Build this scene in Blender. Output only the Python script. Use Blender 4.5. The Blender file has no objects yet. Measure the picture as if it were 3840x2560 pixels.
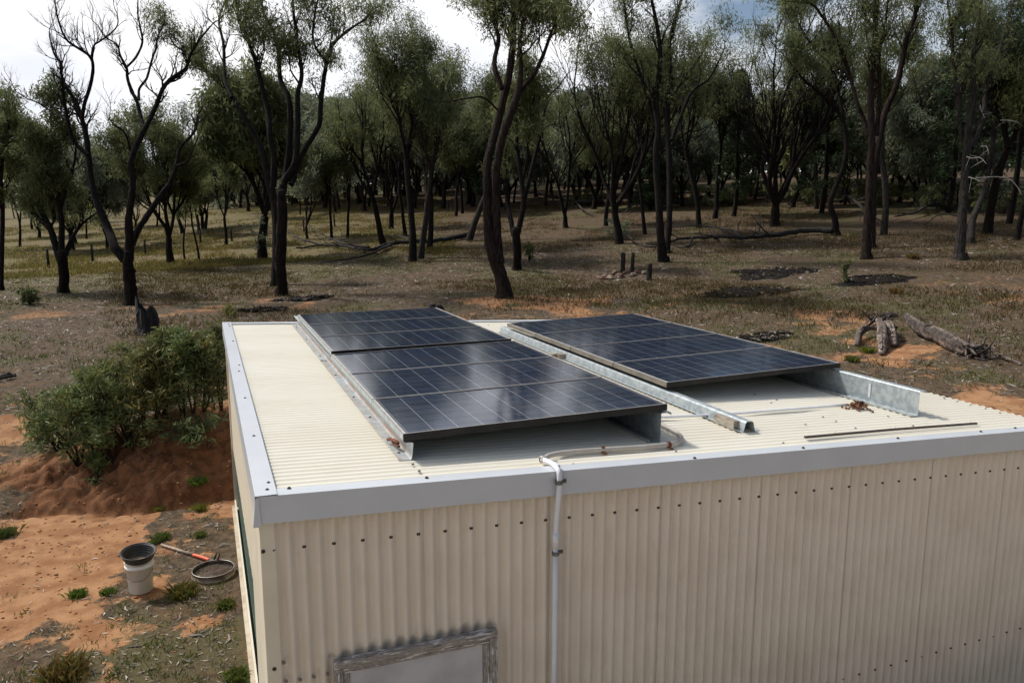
import bpy, math, random
import numpy as np
from mathutils import Vector
# ---------------------------------------------------------------- camera, sky, sun, exposure
S = bpy.context.scene
COL = S.collection
CX, CY, CZ = 0.1487, -3.9899, 3.8816
YAW, PITCH, FPX = -0.3721, -0.1662, 2951.74
cam = bpy.data.objects.new('camera', bpy.data.cameras.new('camera'))
COL.objects.link(cam)
cam.location = (CX, CY, CZ)
cam.rotation_euler = (math.pi / 2 + PITCH, 0, YAW)
cam.data.sensor_width = 36
cam.data.lens = FPX / 3840 * 36
cam.data.clip_start = .05
cam.data.clip_end = 5000
S.camera = cam
SUN_AZ, SUN_EL = -42, 50          # degrees; azimuth from +Y towards +X
SUN_STRENGTH, SUN_ANGLE = 4.1, 6
SKY_STRENGTH, CLOUD = .095, 1.12
W = bpy.data.worlds.new('World'); S.world = W; W.use_nodes = True
wn = W.node_tree.nodes; wl = W.node_tree.links; wn.clear()
def nd(t, tree=None, **kw):
    n = (tree or W.node_tree).nodes.new(t)
    for k, v in kw.items():
        if k.startswith('i_'):
            n.inputs[int(k[2:]) if k[2:].isdigit() else k[2:].replace('_', ' ')].default_value = v
        else: setattr(n, k, v)
    return n
sky = nd('ShaderNodeTexSky', sky_type='NISHITA', sun_disc=False)
sky.sun_elevation = math.radians(SUN_EL); sky.sun_rotation = math.radians(SUN_AZ)
sky.air_density = 1.0; sky.dust_density = 1.5
tc = nd('ShaderNodeTexCoord')
mp = nd('ShaderNodeMapping'); mp.inputs['Scale'].default_value = (1, 1, 2.6)
wl.new(tc.outputs['Generated'], mp.inputs['Vector'])
nz = nd('ShaderNodeTexNoise', i_Scale=2.3, i_Detail=9., i_Roughness=.58); wl.new(mp.outputs[0], nz.inputs['Vector'])
# thin cloud is thickest on the sun's side of the sky and opens to blue behind the camera
dt = nd('ShaderNodeVectorMath', operation='DOT_PRODUCT')
wl.new(tc.outputs['Generated'], dt.inputs[0])
dt.inputs[1].default_value = (math.sin(math.radians(-38)), math.cos(math.radians(-38)), -.75)
ma = nd('ShaderNodeMath', operation='MULTIPLY_ADD'); ma.inputs[1].default_value = .20; ma.inputs[2].default_value = .128
wl.new(dt.outputs['Value'], ma.inputs[0])
ad = nd('ShaderNodeMath', operation='ADD'); wl.new(nz.outputs['Fac'], ad.inputs[0]); wl.new(ma.outputs[0], ad.inputs[1])
cr = nd('ShaderNodeValToRGB'); cr.color_ramp.elements[0].position = .46; cr.color_ramp.elements[1].position = .66
wl.new(ad.outputs[0], cr.inputs[0])
nz2 = nd('ShaderNodeTexNoise', i_Scale=3.4, i_Detail=6.); wl.new(mp.outputs[0], nz2.inputs['Vector'])
cr2 = nd('ShaderNodeValToRGB')
cr2.color_ramp.elements[0].position = .33; cr2.color_ramp.elements[0].color = (.68, .73, .84, 1)
cr2.color_ramp.elements[1].position = .56; cr2.color_ramp.elements[1].color = (1.0, 1.0, 1.02, 1)
wl.new(nz2.outputs['Fac'], cr2.inputs[0])
b1 = nd('ShaderNodeBackground'); b1.inputs['Strength'].default_value = SKY_STRENGTH; wl.new(sky.outputs[0], b1.inputs['Color'])
b2 = nd('ShaderNodeBackground'); b2.inputs['Strength'].default_value = CLOUD; wl.new(cr2.outputs[0], b2.inputs['Color'])
mx = nd('ShaderNodeMixShader'); wl.new(cr.outputs[0], mx.inputs[0]); wl.new(b1.outputs[0], mx.inputs[1]); wl.new(b2.outputs[0], mx.inputs[2])
wo = nd('ShaderNodeOutputWorld'); wl.new(mx.outputs[0], wo.inputs[0])
sd = bpy.data.lights.new('sun', 'SUN'); sd.energy = SUN_STRENGTH; sd.angle = math.radians(SUN_ANGLE); sd.color = (1, .96, .9)
sun = bpy.data.objects.new('sun', sd); COL.objects.link(sun)
_a, _e = math.radians(SUN_AZ), math.radians(SUN_EL)
SDIR = Vector((math.sin(_a) * math.cos(_e), math.cos(_a) * math.cos(_e), math.sin(_e)))
sun.rotation_euler = SDIR.to_track_quat('Z', 'Y').to_euler(); sun.location = (-20, 20, 30)
S.view_settings.view_transform = 'Standard'; S.view_settings.look = 'None'
S.view_settings.exposure = 0; S.view_settings.gamma = 1
S.cycles.max_bounces = 6; S.cycles.diffuse_bounces = 3; S.cycles.glossy_bounces = 3; S.cycles.transmission_bounces = 2
S.cycles.caustics_reflective = False; S.cycles.caustics_refractive = False

# ---------------------------------------------------------------- terrain and ray helpers
cyw, syw, cp, sp = math.cos(YAW), math.sin(YAW), math.cos(PITCH), math.sin(PITCH)
FWD = np.array([-syw * cp, cyw * cp, sp]); RGT = np.array([cyw, syw, 0.]); UPV = np.cross(RGT, FWD)
FH = np.array([-syw, cyw, 0.]); C0 = np.array([CX, CY, CZ])
def ray(px, py): return FWD + RGT * (px - 1920) / FPX - UPV * (py - 1280) / FPX
def sst(a, b, t):
    t = np.clip((t - a) / (b - a), 0, 1); return t * t * (3 - 2 * t)
def _wave(x, y):
    return (np.sin(x * 1.3 + 2.1 * np.sin(y * .7)) * np.cos(y * 1.1 + 1.7 * np.sin(x * .6)))
def H(x, y):
    x = np.asarray(x, float); y = np.asarray(y, float)
    d = .85 * x + .50 * y
    up = .112 * 6 * np.log1p(np.exp(np.clip((d - 23) / 6, -30, 60)))     # the wood climbs a rise to the right
    up = 13 * np.tanh(up / 13)
    nat = .55 + up + .05 * _wave(x * .5, y * .5) + .02 * _wave(x * 1.7 + 3, y * 1.6)
    yb = 6.95 - .12 * x + .15 * np.sin(x * 2.1)
    lo = np.clip(.12 + .88 * sst(-2.9, -.7, x), 0, 1)          # the cut dies away to the left
    t = y - yb
    bank = (.38 * sst(-.02, .28, t) + .62 * sst(.1, 1.5, t)) * lo + sst(0, 4.5, t) * (1 - lo)
    crest = .38 * np.exp(-((t - 1.5) / .8) ** 2) * sst(-2.0, -.3, x) * (1 - sst(4, 7, x))
    e_ = np.exp(-((t - .75) / .75) ** 2) * (.3 + .7 * sst(-3.2, -1.4, x))
    rough = (.10 * _wave(x * 3.1, y * 3.7) + .075 * np.abs(_wave(x * 6.3 + 1, y * 7.1)) + .06 * _wave(x * 14 + 2, y * 15.3) + .045 * np.abs(_wave(x * 27 + 5, y * 25)) - .07) * e_ - .07 * np.exp(-((t + .02) / .10) ** 2) * sst(-4.5, -2.5, x)
    side = np.maximum(sst(6.7, 8.6, x), sst(-4.2, -8, x))
    m = np.maximum(bank, side)
    return nat * m + (crest + rough) * (1 - side) + .012 * _wave(x * 2.2, y * 2.4) * (1 - m)
_T = 2.5 * np.power(1.012, np.arange(420))
def gp(px, py):
    """where the line of sight through a photo point meets the ground"""
    r = ray(px, py); T = _T
    for _ in range(3):
        p = C0 + r * T[:, None]; b = p[:, 2] < H(p[:, 0], p[:, 1]); k = int(np.argmax(b)) if b.any() else len(T) - 1
        T = np.linspace(T[max(k - 1, 0)], T[k], 24)
    p = C0 + r * T[-1] if not b.any() else C0 + r * T[12]
    return np.array([p[0], p[1], float(H(p[0], p[1]))])
def at(px, py, depth): return C0 + ray(px, py) * depth          # depth is measured along the camera axis
def depth_of(p): return float((np.asarray(p) - C0) @ FWD)
ZT, SL = 2.4784, .0428                                           # roof plane z = ZT - SL*x
def rz(x): return ZT - SL * x
def roof(px, py, dz=-.012):
    r = ray(px, py); n = np.array([SL, 0, 1.]); t = (ZT + dz - n @ C0) / (n @ r); return C0 + t * r
def wallpt(px, py, y=-.01):
    r = ray(px, py); t = (y - C0[1]) / r[1]; return C0 + t * r

# ---------------------------------------------------------------- mesh helpers
def link(o, parent=None):
    COL.objects.link(o)
    if parent is not None: o.parent = parent
    return o
class MB:
    def __init__(s): s.V = []; s.F = []; s.n = 0; s.C = []
    def add(s, V, F, col=None):
        V = np.asarray(V, np.float32).reshape(-1, 3)
        for f in (F if isinstance(F, list) else [F]):
            f = np.asarray(f, np.int32)
            if f.size: s.F.append(f + s.n)
        s.V.append(V); s.n += len(V)
        c = np.ones((len(V), 4), np.float32)
        if col is not None: c[:, :3] = np.asarray(col, np.float32)
        s.C.append(c)
    def box(s, lo, hi, col=None, R=None, o=(0, 0, 0)):
        lo = np.array(lo, float); hi = np.array(hi, float)
        V = np.array([[(lo, hi)[i][0], (lo, hi)[j][1], (lo, hi)[k][2]] for i in (0, 1) for j in (0, 1) for k in (0, 1)])
        if R is not None: V = V @ np.asarray(R).T
        s.add(V + np.array(o), [[0, 1, 3, 2], [4, 6, 7, 5], [0, 4, 5, 1], [2, 3, 7, 6], [0, 2, 6, 4], [1, 5, 7, 3]], col)
    def tube(s, P, r, k=6, col=None, cap=False, rough=0, rng=None, closed_tip=False):
        P = np.asarray(P, float); n = len(P); r = np.broadcast_to(np.asarray(r, float), (n,))
        T = np.gradient(P, axis=0); T /= np.linalg.norm(T, axis=1)[:, None] + 1e-9
        a = np.array([1., 0, 0]) if abs(T[0, 0]) < .8 else np.array([0, 1., 0])
        N = np.zeros_like(P)
        u = a - T[0] * (a @ T[0]); N[0] = u / np.linalg.norm(u)
        for i in range(1, n):
            u = N[i - 1] - T[i] * (N[i - 1] @ T[i]); N[i] = u / (np.linalg.norm(u) + 1e-9)
        B = np.cross(T, N); th = np.arange(k) * 2 * math.pi / k
        rr = r[:, None] * np.ones((n, k))
        if rough and rng is not None: rr = rr * (1 + rough * rng.normal(size=(n, k)))
        V = P[:, None] + rr[..., None] * (np.cos(th)[None, :, None] * N[:, None] + np.sin(th)[None, :, None] * B[:, None])
        i = np.arange(n - 1)[:, None] * k; j = np.arange(k)[None]; j2 = (j + 1) % k
        Q = np.stack([i + j, i + j2, i + k + j2, i + k + j], -1).reshape(-1, 4)
        F = [Q]
        if cap: F += [np.arange(k)[::-1][None], (np.arange(k) + (n - 1) * k)[None]]
        s.add(V.reshape(-1, 3), F, col)
    def lathe(s, prof, k=32, o=(0, 0, 0), R=None, col=None):
        prof = np.asarray(prof, float); n = len(prof); th = np.arange(k) * 2 * math.pi / k
        V = np.stack([prof[:, :1] * np.cos(th), prof[:, :1] * np.sin(th), np.repeat(prof[:, 1:], k, 1)], -1).reshape(-1, 3)
        if R is not None: V = V @ np.asarray(R).T
        i = np.arange(n - 1)[:, None] * k; j = np.arange(k)[None]; j2 = (j + 1) % k
        s.add(V + np.array(o), np.stack([i + j, i + j2, i + k + j2, i + k + j], -1).reshape(-1, 4), col)
    def prism(s, poly, axis_pts, col=None):
        """polygon in (a, z) swept between two frames: each frame is (origin, dir_a)."""
        n = len(poly); V = []
        for (o, da, dz) in axis_pts:
            V += [np.array(o) + np.array(da) * a + np.array(dz) * z for a, z in poly]
        F = [[[i, (i + 1) % n, n + (i + 1) % n, n + i]] for i in range(n)]
        s.add(V, [np.array(f) for f in F] + [np.arange(n)[::-1][None], (np.arange(n) + n)[None]], col)
    def mesh(s, name):
        m = bpy.data.meshes.new(name)
        V = np.concatenate(s.V) if s.V else np.zeros((0, 3), np.float32)
        fl = [f.reshape(-1, f.shape[-1]) if f.ndim > 1 else f[None] for f in s.F]
        m.vertices.add(len(V)); m.vertices.foreach_set('co', V.ravel())
        li = np.concatenate([f.ravel() for f in fl]); cnt = np.concatenate([np.full(len(f), f.shape[1]) for f in fl])
        m.loops.add(len(li)); m.loops.foreach_set('vertex_index', li.astype(np.int32))
        st = np.concatenate([[0], np.cumsum(cnt)[:-1]]).astype(np.int32)
        m.polygons.add(len(cnt)); m.polygons.foreach_set('loop_start', st)
        a = m.attributes.new('col', 'FLOAT_COLOR', 'POINT'); a.data.foreach_set('color', np.concatenate(s.C).ravel())
        m.polygons.foreach_set('use_smooth', np.zeros(len(m.polygons), bool))
        m.update(calc_edges=True); m.validate()
        return m
    def obj(s, name, mat, parent=None, smooth=False, loc=None):
        if loc is not None:                                       # put the origin at loc, keep world shape
            for i in range(len(s.V)): s.V[i] = s.V[i] - np.asarray(loc, np.float32)
        m = s.mesh(name); m.materials.append(mat)
        m.polygons.foreach_set('use_smooth', np.full(len(m.polygons), bool(smooth)))
        o = bpy.data.objects.new(name, m); link(o, parent)
        if loc is not None: o.location = tuple(float(v) for v in loc)
        return o
def tag(o, label=None, cat=None, group=None, kind=None):
    if label: o['label'] = label
    if cat: o['category'] = cat
    if group: o['group'] = group
    if kind: o['kind'] = kind
    return o
def thing(name, loc, label, cat, group=None):
    o = bpy.data.objects.new(name, None); link(o); o.location = tuple(float(v) for v in loc)
    o.empty_display_size = .2
    return tag(o, label, cat, group)
def spline(P, m=4):
    P = np.asarray(P, float); n = len(P)
    if n < 3: return np.linspace(P[0], P[-1], m + 1) if n == 2 else P
    Q = np.vstack([2 * P[0] - P[1], P, 2 * P[-1] - P[-2]]); out = []
    for i in range(n - 1):
        a, b, c, d = Q[i:i + 4]
        for t in np.arange(m) / m:
            out.append(.5 * (2 * b + (c - a) * t + (2 * a - 5 * b + 4 * c - d) * t * t + (3 * b - a - 3 * c + d) * t ** 3))
    out.append(P[-1]); return np.array(out)
def unit(v): return v / (np.linalg.norm(v) + 1e-9)

# ---------------------------------------------------------------- materials
def new_mat(name):
    m = bpy.data.materials.new(name); m.use_nodes = True
    t = m.node_tree; b = t.nodes['Principled BSDF']
    return m, t, b
def mixc(t, fac, a, b, blend='MIX'):
    n = t.nodes.new('ShaderNodeMix'); n.data_type = 'RGBA'; n.blend_type = blend
    for sock, v in ((n.inputs[0], fac), (n.inputs[6], a), (n.inputs[7], b)):
        if isinstance(v, bpy.types.NodeSocket): t.links.new(v, sock)
        else: sock.default_value = (*v, 1) if isinstance(v, tuple) and len(v) == 3 else v
    return n.outputs[2]
def mth(t, op, a, b=None, c=None):
    n = t.nodes.new('ShaderNodeMath'); n.operation = op
    for i, v in enumerate((a, b, c)):
        if v is None: continue
        if isinstance(v, bpy.types.NodeSocket): t.links.new(v, n.inputs[i])
        else: n.inputs[i].default_value = v
    return n.outputs[0]
def noise(t, scale, detail=5, coord='Object', stretch=None, rough=.55):
    c = t.nodes.new('ShaderNodeTexCoord'); v = c.outputs[coord]
    if stretch:
        mpn = t.nodes.new('ShaderNodeMapping'); mpn.inputs['Scale'].default_value = stretch
        t.links.new(v, mpn.inputs[0]); v = mpn.outputs[0]
    n = t.nodes.new('ShaderNodeTexNoise'); n.inputs['Scale'].default_value = scale; n.inputs['Detail'].default_value = detail
    n.inputs['Roughness'].default_value = rough; t.links.new(v, n.inputs['Vector']); return n.outputs['Fac']
def ramp(t, f, a, b):
    n = t.nodes.new('ShaderNodeMapRange'); n.interpolation_type = 'SMOOTHSTEP'
    t.links.new(f, n.inputs[0]); n.inputs[1].default_value = a; n.inputs[2].default_value = b; return n.outputs[0]
def bump(t, b, h, strength=.3, dist=.02):
    n = t.nodes.new('ShaderNodeBump'); n.inputs['Strength'].default_value = strength; n.inputs['Distance'].default_value = dist
    t.links.new(h, n.inputs['Height']); t.links.new(n.outputs[0], b.inputs['Normal'])
def mat(name, c1, c2=None, scale=6, rough=.7, metal=0, bmp=0, bd=.01, lo=.35, hi=.65, stretch=None, attr=False, spec=.5, detail=5):
    m, t, b = new_mat(name)
    c2 = c2 or tuple(v * .75 for v in c1)
    f = noise(t, scale, detail, stretch=stretch)
    col = mixc(t, ramp(t, f, lo, hi), c1, c2)
    if attr:
        a = t.nodes.new('ShaderNodeAttribute'); a.attribute_name = 'col'
        col = mixc(t, 1., col, a.outputs['Color'], 'MULTIPLY')
    t.links.new(col, b.inputs['Base Color']); b.inputs['Roughness'].default_value = rough; b.inputs['Metallic'].default_value = metal
    b.inputs['Specular IOR Level'].default_value = spec
    if bmp: bump(t, b, f, bmp, bd)
    return m
def leaf_mat(name, c, trans=.35, rough=.55):
    m, t, b = new_mat(name)
    a = t.nodes.new('ShaderNodeAttribute'); a.attribute_name = 'col'
    col = mixc(t, 1., c, a.outputs['Color'], 'MULTIPLY')
    t.links.new(col, b.inputs['Base Color']); b.inputs['Roughness'].default_value = rough; b.inputs['Specular IOR Level'].default_value = .16
    tr = t.nodes.new('ShaderNodeBsdfTranslucent'); t.links.new(col, tr.inputs['Color'])
    ms = t.nodes.new('ShaderNodeMixShader'); ms.inputs[0].default_value = trans
    t.links.new(b.outputs[0], ms.inputs[1]); t.links.new(tr.outputs[0], ms.inputs[2])
    t.links.new(ms.outputs[0], t.nodes['Material Output'].inputs[0]); return m
M = {}
M['cream'] = mat('cream_steel', (.76, .695, .555), (.70, .63, .49), 3, .42, bmp=.02)
M['white'] = mat('white_steel', (.56, .585, .615), (.53, .555, .585), 4, .32, spec=.8)
M['screw'] = mat('rusty_screw', (.035, .016, .012), (.06, .022, .014), 60, .6)
M['silver_screw'] = mat('grey_screw', (.30, .28, .26), (.12, .09, .07), 60, .5, metal=.4)
M['galv'] = mat('galvanised', (.42, .46, .47), (.30, .34, .36), 18, .45, metal=.35, lo=.4, hi=.6, bmp=.05)
M['frame'] = mat('black_frame', (.012, .012, .013), (.025, .023, .021), 5, .55, spec=.25)
M['back'] = mat('back_sheet', (.12, .12, .12), (.09, .09, .09), 5, .8)
M['frame_lip'] = mat('silver_lip', (.55, .53, .50), (.42, .38, .33), 9, .4, metal=.3)
M['dusty'] = mat('dusty_frame', (.20, .175, .14), (.11, .10, .085), 4, .6)
M['white_pvc'] = mat('white_pvc', (.78, .79, .82), (.72, .73, .76), 8, .35)
M['grey_pvc'] = mat('grey_pvc', (.47, .43, .385), (.40, .36, .32), 8, .5)
M['rust'] = mat('rust', (.20, .065, .025), (.09, .03, .015), 40, .85, bmp=.2)
M['clip'] = mat('grey_clip', (.22, .215, .20), (.12, .11, .10), 30, .5, metal=.6)
M['grey_wood'] = mat('grey_timber', (.36, .32, .265), (.20, .17, .135), 14, .85, stretch=(6, 1, 6), bmp=.3, bd=.004)
M['green_door'] = mat('green_steel', (.035, .085, .07), (.045, .1, .08), 4, .45)
M['slab'] = mat('concrete', (.50, .44, .35), (.38, .31, .22), 7, .9, bmp=.2)
M['black_bar'] = mat('black_bar', (.022, .02, .019), (.05, .032, .024), 20, .55)
M['bark'] = mat('dark_bark', (.024, .019, .016), (.008, .0065, .006), 7, .95, spec=.12, stretch=(3.5, 3.5, .5), bmp=.9, bd=.04, lo=.4, hi=.62)
M['bark_grey'] = mat('grey_bark', (.050, .043, .037), (.014, .012, .011), 7, .95, spec=.15, stretch=(3.5, 3.5, .5), bmp=.9, bd=.04, lo=.42, hi=.64)
M['bark_red'] = mat('red_grey_bark', (.031, .023, .019), (.014, .008, .0065), 6, .95, spec=.12, stretch=(3, 3, .45), bmp=.9, bd=.05, lo=.42, hi=.6)
M['char'] = mat('charred_wood', (.012, .011, .011), (.035, .028, .024), 9, .95, stretch=(2, 2, .6), bmp=.8, bd=.04)
M['dead_twig'] = mat('bleached_twig', (.34, .31, .28), (.22, .19, .17), 9, .9)
M['log'] = mat('weathered_log', (.155, .125, .105), (.04, .028, .022), 8, .95, stretch=(1, 1, 1), bmp=.8, bd=.03, attr=True)
M['leaf'] = leaf_mat('gum_leaf', (.152, .170, .072), .5)
M['leaf_grey'] = leaf_mat('grey_gum_leaf', (.20, .22, .145), .5)
M['leaf_dark'] = leaf_mat('cypress_leaf', (.040, .060, .026), .3)
M['leaf_bush'] = leaf_mat('sapling_leaf', (.125, .165, .060), .42, .45)
M['grass'] = leaf_mat('grass_blade', (.135, .135, .058), .35, .7)
M['litter'] = mat('bark_litter', (1, 1, 1), (.8, .8, .8), 3, .9, attr=True)

# ---------------------------------------------------------------- ground, one sheet to the horizon
def axis(segs):
    out = [segs[0][0]]
    for a, b, n, g in segs:
        u = np.linspace(0, 1, n + 1)[1:]
        out += list(a + (b - a) * (u if g == 1 else (np.power(g, u) - 1) / (g - 1)))
    return np.array(out)
gx = np.concatenate([-axis([(4.2, 40, 60, 12), (40, 900, 26, 40)])[::-1], axis([(-4.2, 1.2, 135, 1), (1.2, 2, 10, 1), (2, 12, 40, 1), (12, 60, 80, 3), (60, 1200, 30, 40)])[1:]])
gy = np.concatenate([-axis([(1, 12, 20, 4), (12, 300, 10, 20)])[::-1], axis([(-1, 6, 60, 1), (6, 9.2, 90, 1), (9.2, 10.5, 16, 1), (10.5, 30, 80, 2), (30, 90, 70, 3), (90, 1800, 34, 40)])[1:]])
X, Y = np.meshgrid(gx, gy); Z = H(X, Y)
rgG = np.random.default_rng(5)
def vnoise(x, y, s, seed):
    rg = np.random.default_rng(seed); g = rg.random((64, 64)); x = x / s; y = y / s
    i = np.floor(x).astype(int); j = np.floor(y).astype(int); fx = x - i; fy = y - j
    fx = fx * fx * (3 - 2 * fx); fy = fy * fy * (3 - 2 * fy)
    a = g[i % 64, j % 64]; b = g[(i + 1) % 64, j % 64]; c = g[i % 64, (j + 1) % 64]; d = g[(i + 1) % 64, (j + 1) % 64]
    return (a * (1 - fx) + b * fx) * (1 - fy) + (c * (1 - fx) + d * fx) * fy
def fbm(x, y, s, seed): return .5 * vnoise(x, y, s, seed) + .3 * vnoise(x + 9, y + 4, s / 2.1, seed + 1) + .2 * vnoise(x + 5, y + 11, s / 4.3, seed + 2)
SANDY = [gp(1890, 1130)[:2].tolist() + [2.6], gp(2700, 1130)[:2].tolist() + [2.6], gp(3250, 985)[:2].tolist() + [2.], gp(3000, 1180)[:2].tolist() + [2.4],
         gp(1060, 1130)[:2].tolist() + [2.], gp(3450, 1345)[:2].tolist() + [2.3], gp(3250, 1330)[:2].tolist() + [1.4], gp(1700, 1180)[:2].tolist() + [3.], gp(3700, 1015)[:2].tolist() + [4],
         gp(30, 1520)[:2].tolist() + [1.4], gp(2250, 1150)[:2].tolist() + [3.], gp(3780, 1090)[:2].tolist() + [4], gp(3200, 1300)[:2].tolist() + [1.8], gp(120, 1600)[:2].tolist() + [1.0]]
def sand_amount(x, y):
    yb = 6.95 - .12 * x + .15 * np.sin(x * 2.1); t = y - yb
    pad = (1 - sst(-.1, .5, t)) * sst(-4.4, -3.2, x)
    cut = sst(-.2, .1, t) * (1 - sst(1.3, 2.1, t)) * sst(-3.2, -1.6, x + 1.2 * (vnoise(x, y, .7, 3) - .5)) * (1 - sst(7, 9, x))
    n = fbm(x, y, 1.5, 11); n2 = fbm(x, y, 5, 21)
    # the pad is bare over the middle and grows over with litter towards the camera and beside the shed
    barepad = sst(3.5, 4.9, y + 2.2 * (n - .5) * 2 + .45 * (x + 1)) * (1 - .8 * sst(-1.0, -.1, x + 1.2 * (n - .5)) * (1 - sst(5.4, 6.3, y)))
    s = pad * np.clip(.10 + .80 * barepad + 2.6 * (n - .5) + 2.4 * (fbm(x, y, .45, 31) - .5), 0, 1)
    s = np.maximum(s, (1 - sst(-1.2, -.2, y)) * (.12 + .5 * n))
    s = np.maximum(s, cut * np.clip(.9 + .6 * (n - .5), 0, 1))
    for (a, b, r) in SANDY: s = np.maximum(s, np.exp(-((x - a) ** 2 + (y - b) ** 2 * .6) / r ** 2) * np.clip(.22 + 2.2 * (n - .42) + 1.6 * (fbm(x, y, .5, 33) - .5), 0, 1))
    s = np.maximum(s, sst(.56, .72, n2 * .6 + n * .4) * .75 * (y < 26))
    return np.clip(s, 0, 1)
def green_amount(x, y):
    n = fbm(x, y, 2.2, 41); n2 = fbm(x, y, 9, 51)
    az = np.arctan2(x - CX, y - CY); dd = np.hypot(x - CX, y - CY)
    g = sst(.42, .64, .6 * n + .4 * n2) * .8
    return np.clip(g, 0, 1)
MIXC = np.ones((X.size, 4), np.float32)
dd = np.hypot(X - CX, Y - CY).ravel(); azm = np.arctan2(X - CX, Y - CY).ravel()
MIXC[:, 0] = sand_amount(X, Y).ravel() * (1 - sst(20, 40, dd) * .7)
MIXC[:, 1] = green_amount(X, Y).ravel() * (1 - sst(60, 90, dd))
straw = sst(30, 48, dd) * (1 - sst(.1, .32, azm))             # open straw-coloured paddock beyond the trees on the left
MIXC[:, 2] = straw
YBf = 6.95 - .12 * X + .15 * np.sin(X * 2.1); Tf = Y - YBf
MIXC[:, 3] = (sst(-.12, .05, Tf) * (1 - sst(1.0, 1.7, Tf)) * sst(-4.0, -2.2, X) * (1 - sst(.9, 1.2, X))).ravel()
gb = MB(); n_, m_ = X.shape
i = np.arange(n_ - 1)[:, None] * m_; j = np.arange(m_ - 1)[None]
gb.add(np.stack([X, Y, Z], -1).reshape(-1, 3), np.stack([i + j, i + j + 1, i + m_ + j + 1, i + m_ + j], -1).reshape(-1, 4))
gb.C[0] = MIXC
def ground_mat():
    m, t, b = new_mat('bush_ground')
    a = t.nodes.new('ShaderNodeAttribute'); a.attribute_name = 'col'
    sp_ = t.nodes.new('ShaderNodeSeparateColor'); t.links.new(a.outputs['Color'], sp_.inputs[0])
    n1 = noise(t, 1.1, 8); n2 = noise(t, 9, 8); n3 = noise(t, 45, 6, rough=.7); n4 = noise(t, 3.5, 8)
    sand = mixc(t, ramp(t, n4, .35, .65), (.375, .205, .102), (.245, .115, .053))
    sand = mixc(t, mth(t, 'MULTIPLY', ramp(t, n3, .50, .75), .5), sand, (.22, .10, .045))
    sand = mixc(t, mth(t, 'MULTIPLY', ramp(t, n2, .60, .72), .35), sand, (.52, .33, .17))
    sand = mixc(t, mth(t, 'MULTIPLY', a.outputs['Alpha'], .85), sand, mixc(t, ramp(t, n2, .4, .62), (.165, .070, .031), (.080, .034, .016)))
    lit = mixc(t, ramp(t, n2, .35, .62), (.052, .037, .022), (.108, .076, .046))
    lit = mixc(t, ramp(t, n3, .585, .65), lit, (.27, .225, .175))
    lit = mixc(t, ramp(t, n3, .42, .30), lit, (.03, .022, .017))
    lit = mixc(t, mth(t, 'MULTIPLY', ramp(t, n4, .5, .7), .45), lit, (.17, .085, .042))
    grn = mixc(t, ramp(t, n3, .4, .6), (.068, .066, .030), (.115, .088, .045))
    stw = mixc(t, ramp(t, n1, .4, .6), mixc(t, ramp(t, n2, .35, .65), (.215, .155, .078), (.085, .064, .034)), mixc(t, ramp(t, n3, .4, .6), (.165, .145, .06), (.075, .064, .03)))
    def edge(s, amt):  # ragged edge for a soft mask
        return ramp(t, mth(t, 'ADD', s, mth(t, 'MULTIPLY', mth(t, 'SUBTRACT', mth(t, 'ADD', mth(t, 'MULTIPLY', n2, .6), mth(t, 'MULTIPLY', n3, .4)), .5), amt)), .38, .62)
    col = mixc(t, mth(t, 'MULTIPLY', edge(sp_.outputs[1], 1.5), .85), lit, grn)
    col = mixc(t, edge(sp_.outputs[0], 1.6), col, sand)
    col = mixc(t, sp_.outputs[2], col, stw)
    t.links.new(col, b.inputs['Base Color']); b.inputs['Roughness'].default_value = .95; b.inputs['Specular IOR Level'].default_value = .15
    h = mth(t, 'ADD', mth(t, 'MULTIPLY', n2, .6), mth(t, 'MULTIPLY', n3, .5))
    bump(t, b, h, .55, .04); return m
ground = gb.obj('ground', ground_mat(), smooth=True)
tag(ground, kind='structure')
yx, yy_ = np.meshgrid(np.linspace(-9, 24, 34), np.linspace(-34, -1.2, 34)); yb_ = MB(); k_ = np.arange(33)[:, None] * 34; l_ = np.arange(33)[None]
yb_.add(np.stack([yx, yy_, H(yx, yy_) + .02], -1).reshape(-1, 3), np.stack([k_ + l_, k_ + l_ + 1, k_ + 35 + l_, k_ + 34 + l_], -1).reshape(-1, 4))
tag(yb_.obj('bounce_sheet', mat('bounce_surface', (.46, .395, .32), (.37, .31, .245), 3, .95, bmp=.2), smooth=True), kind='structure')   # unseen pale sheet added to bounce sunlight onto the front wall

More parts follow.
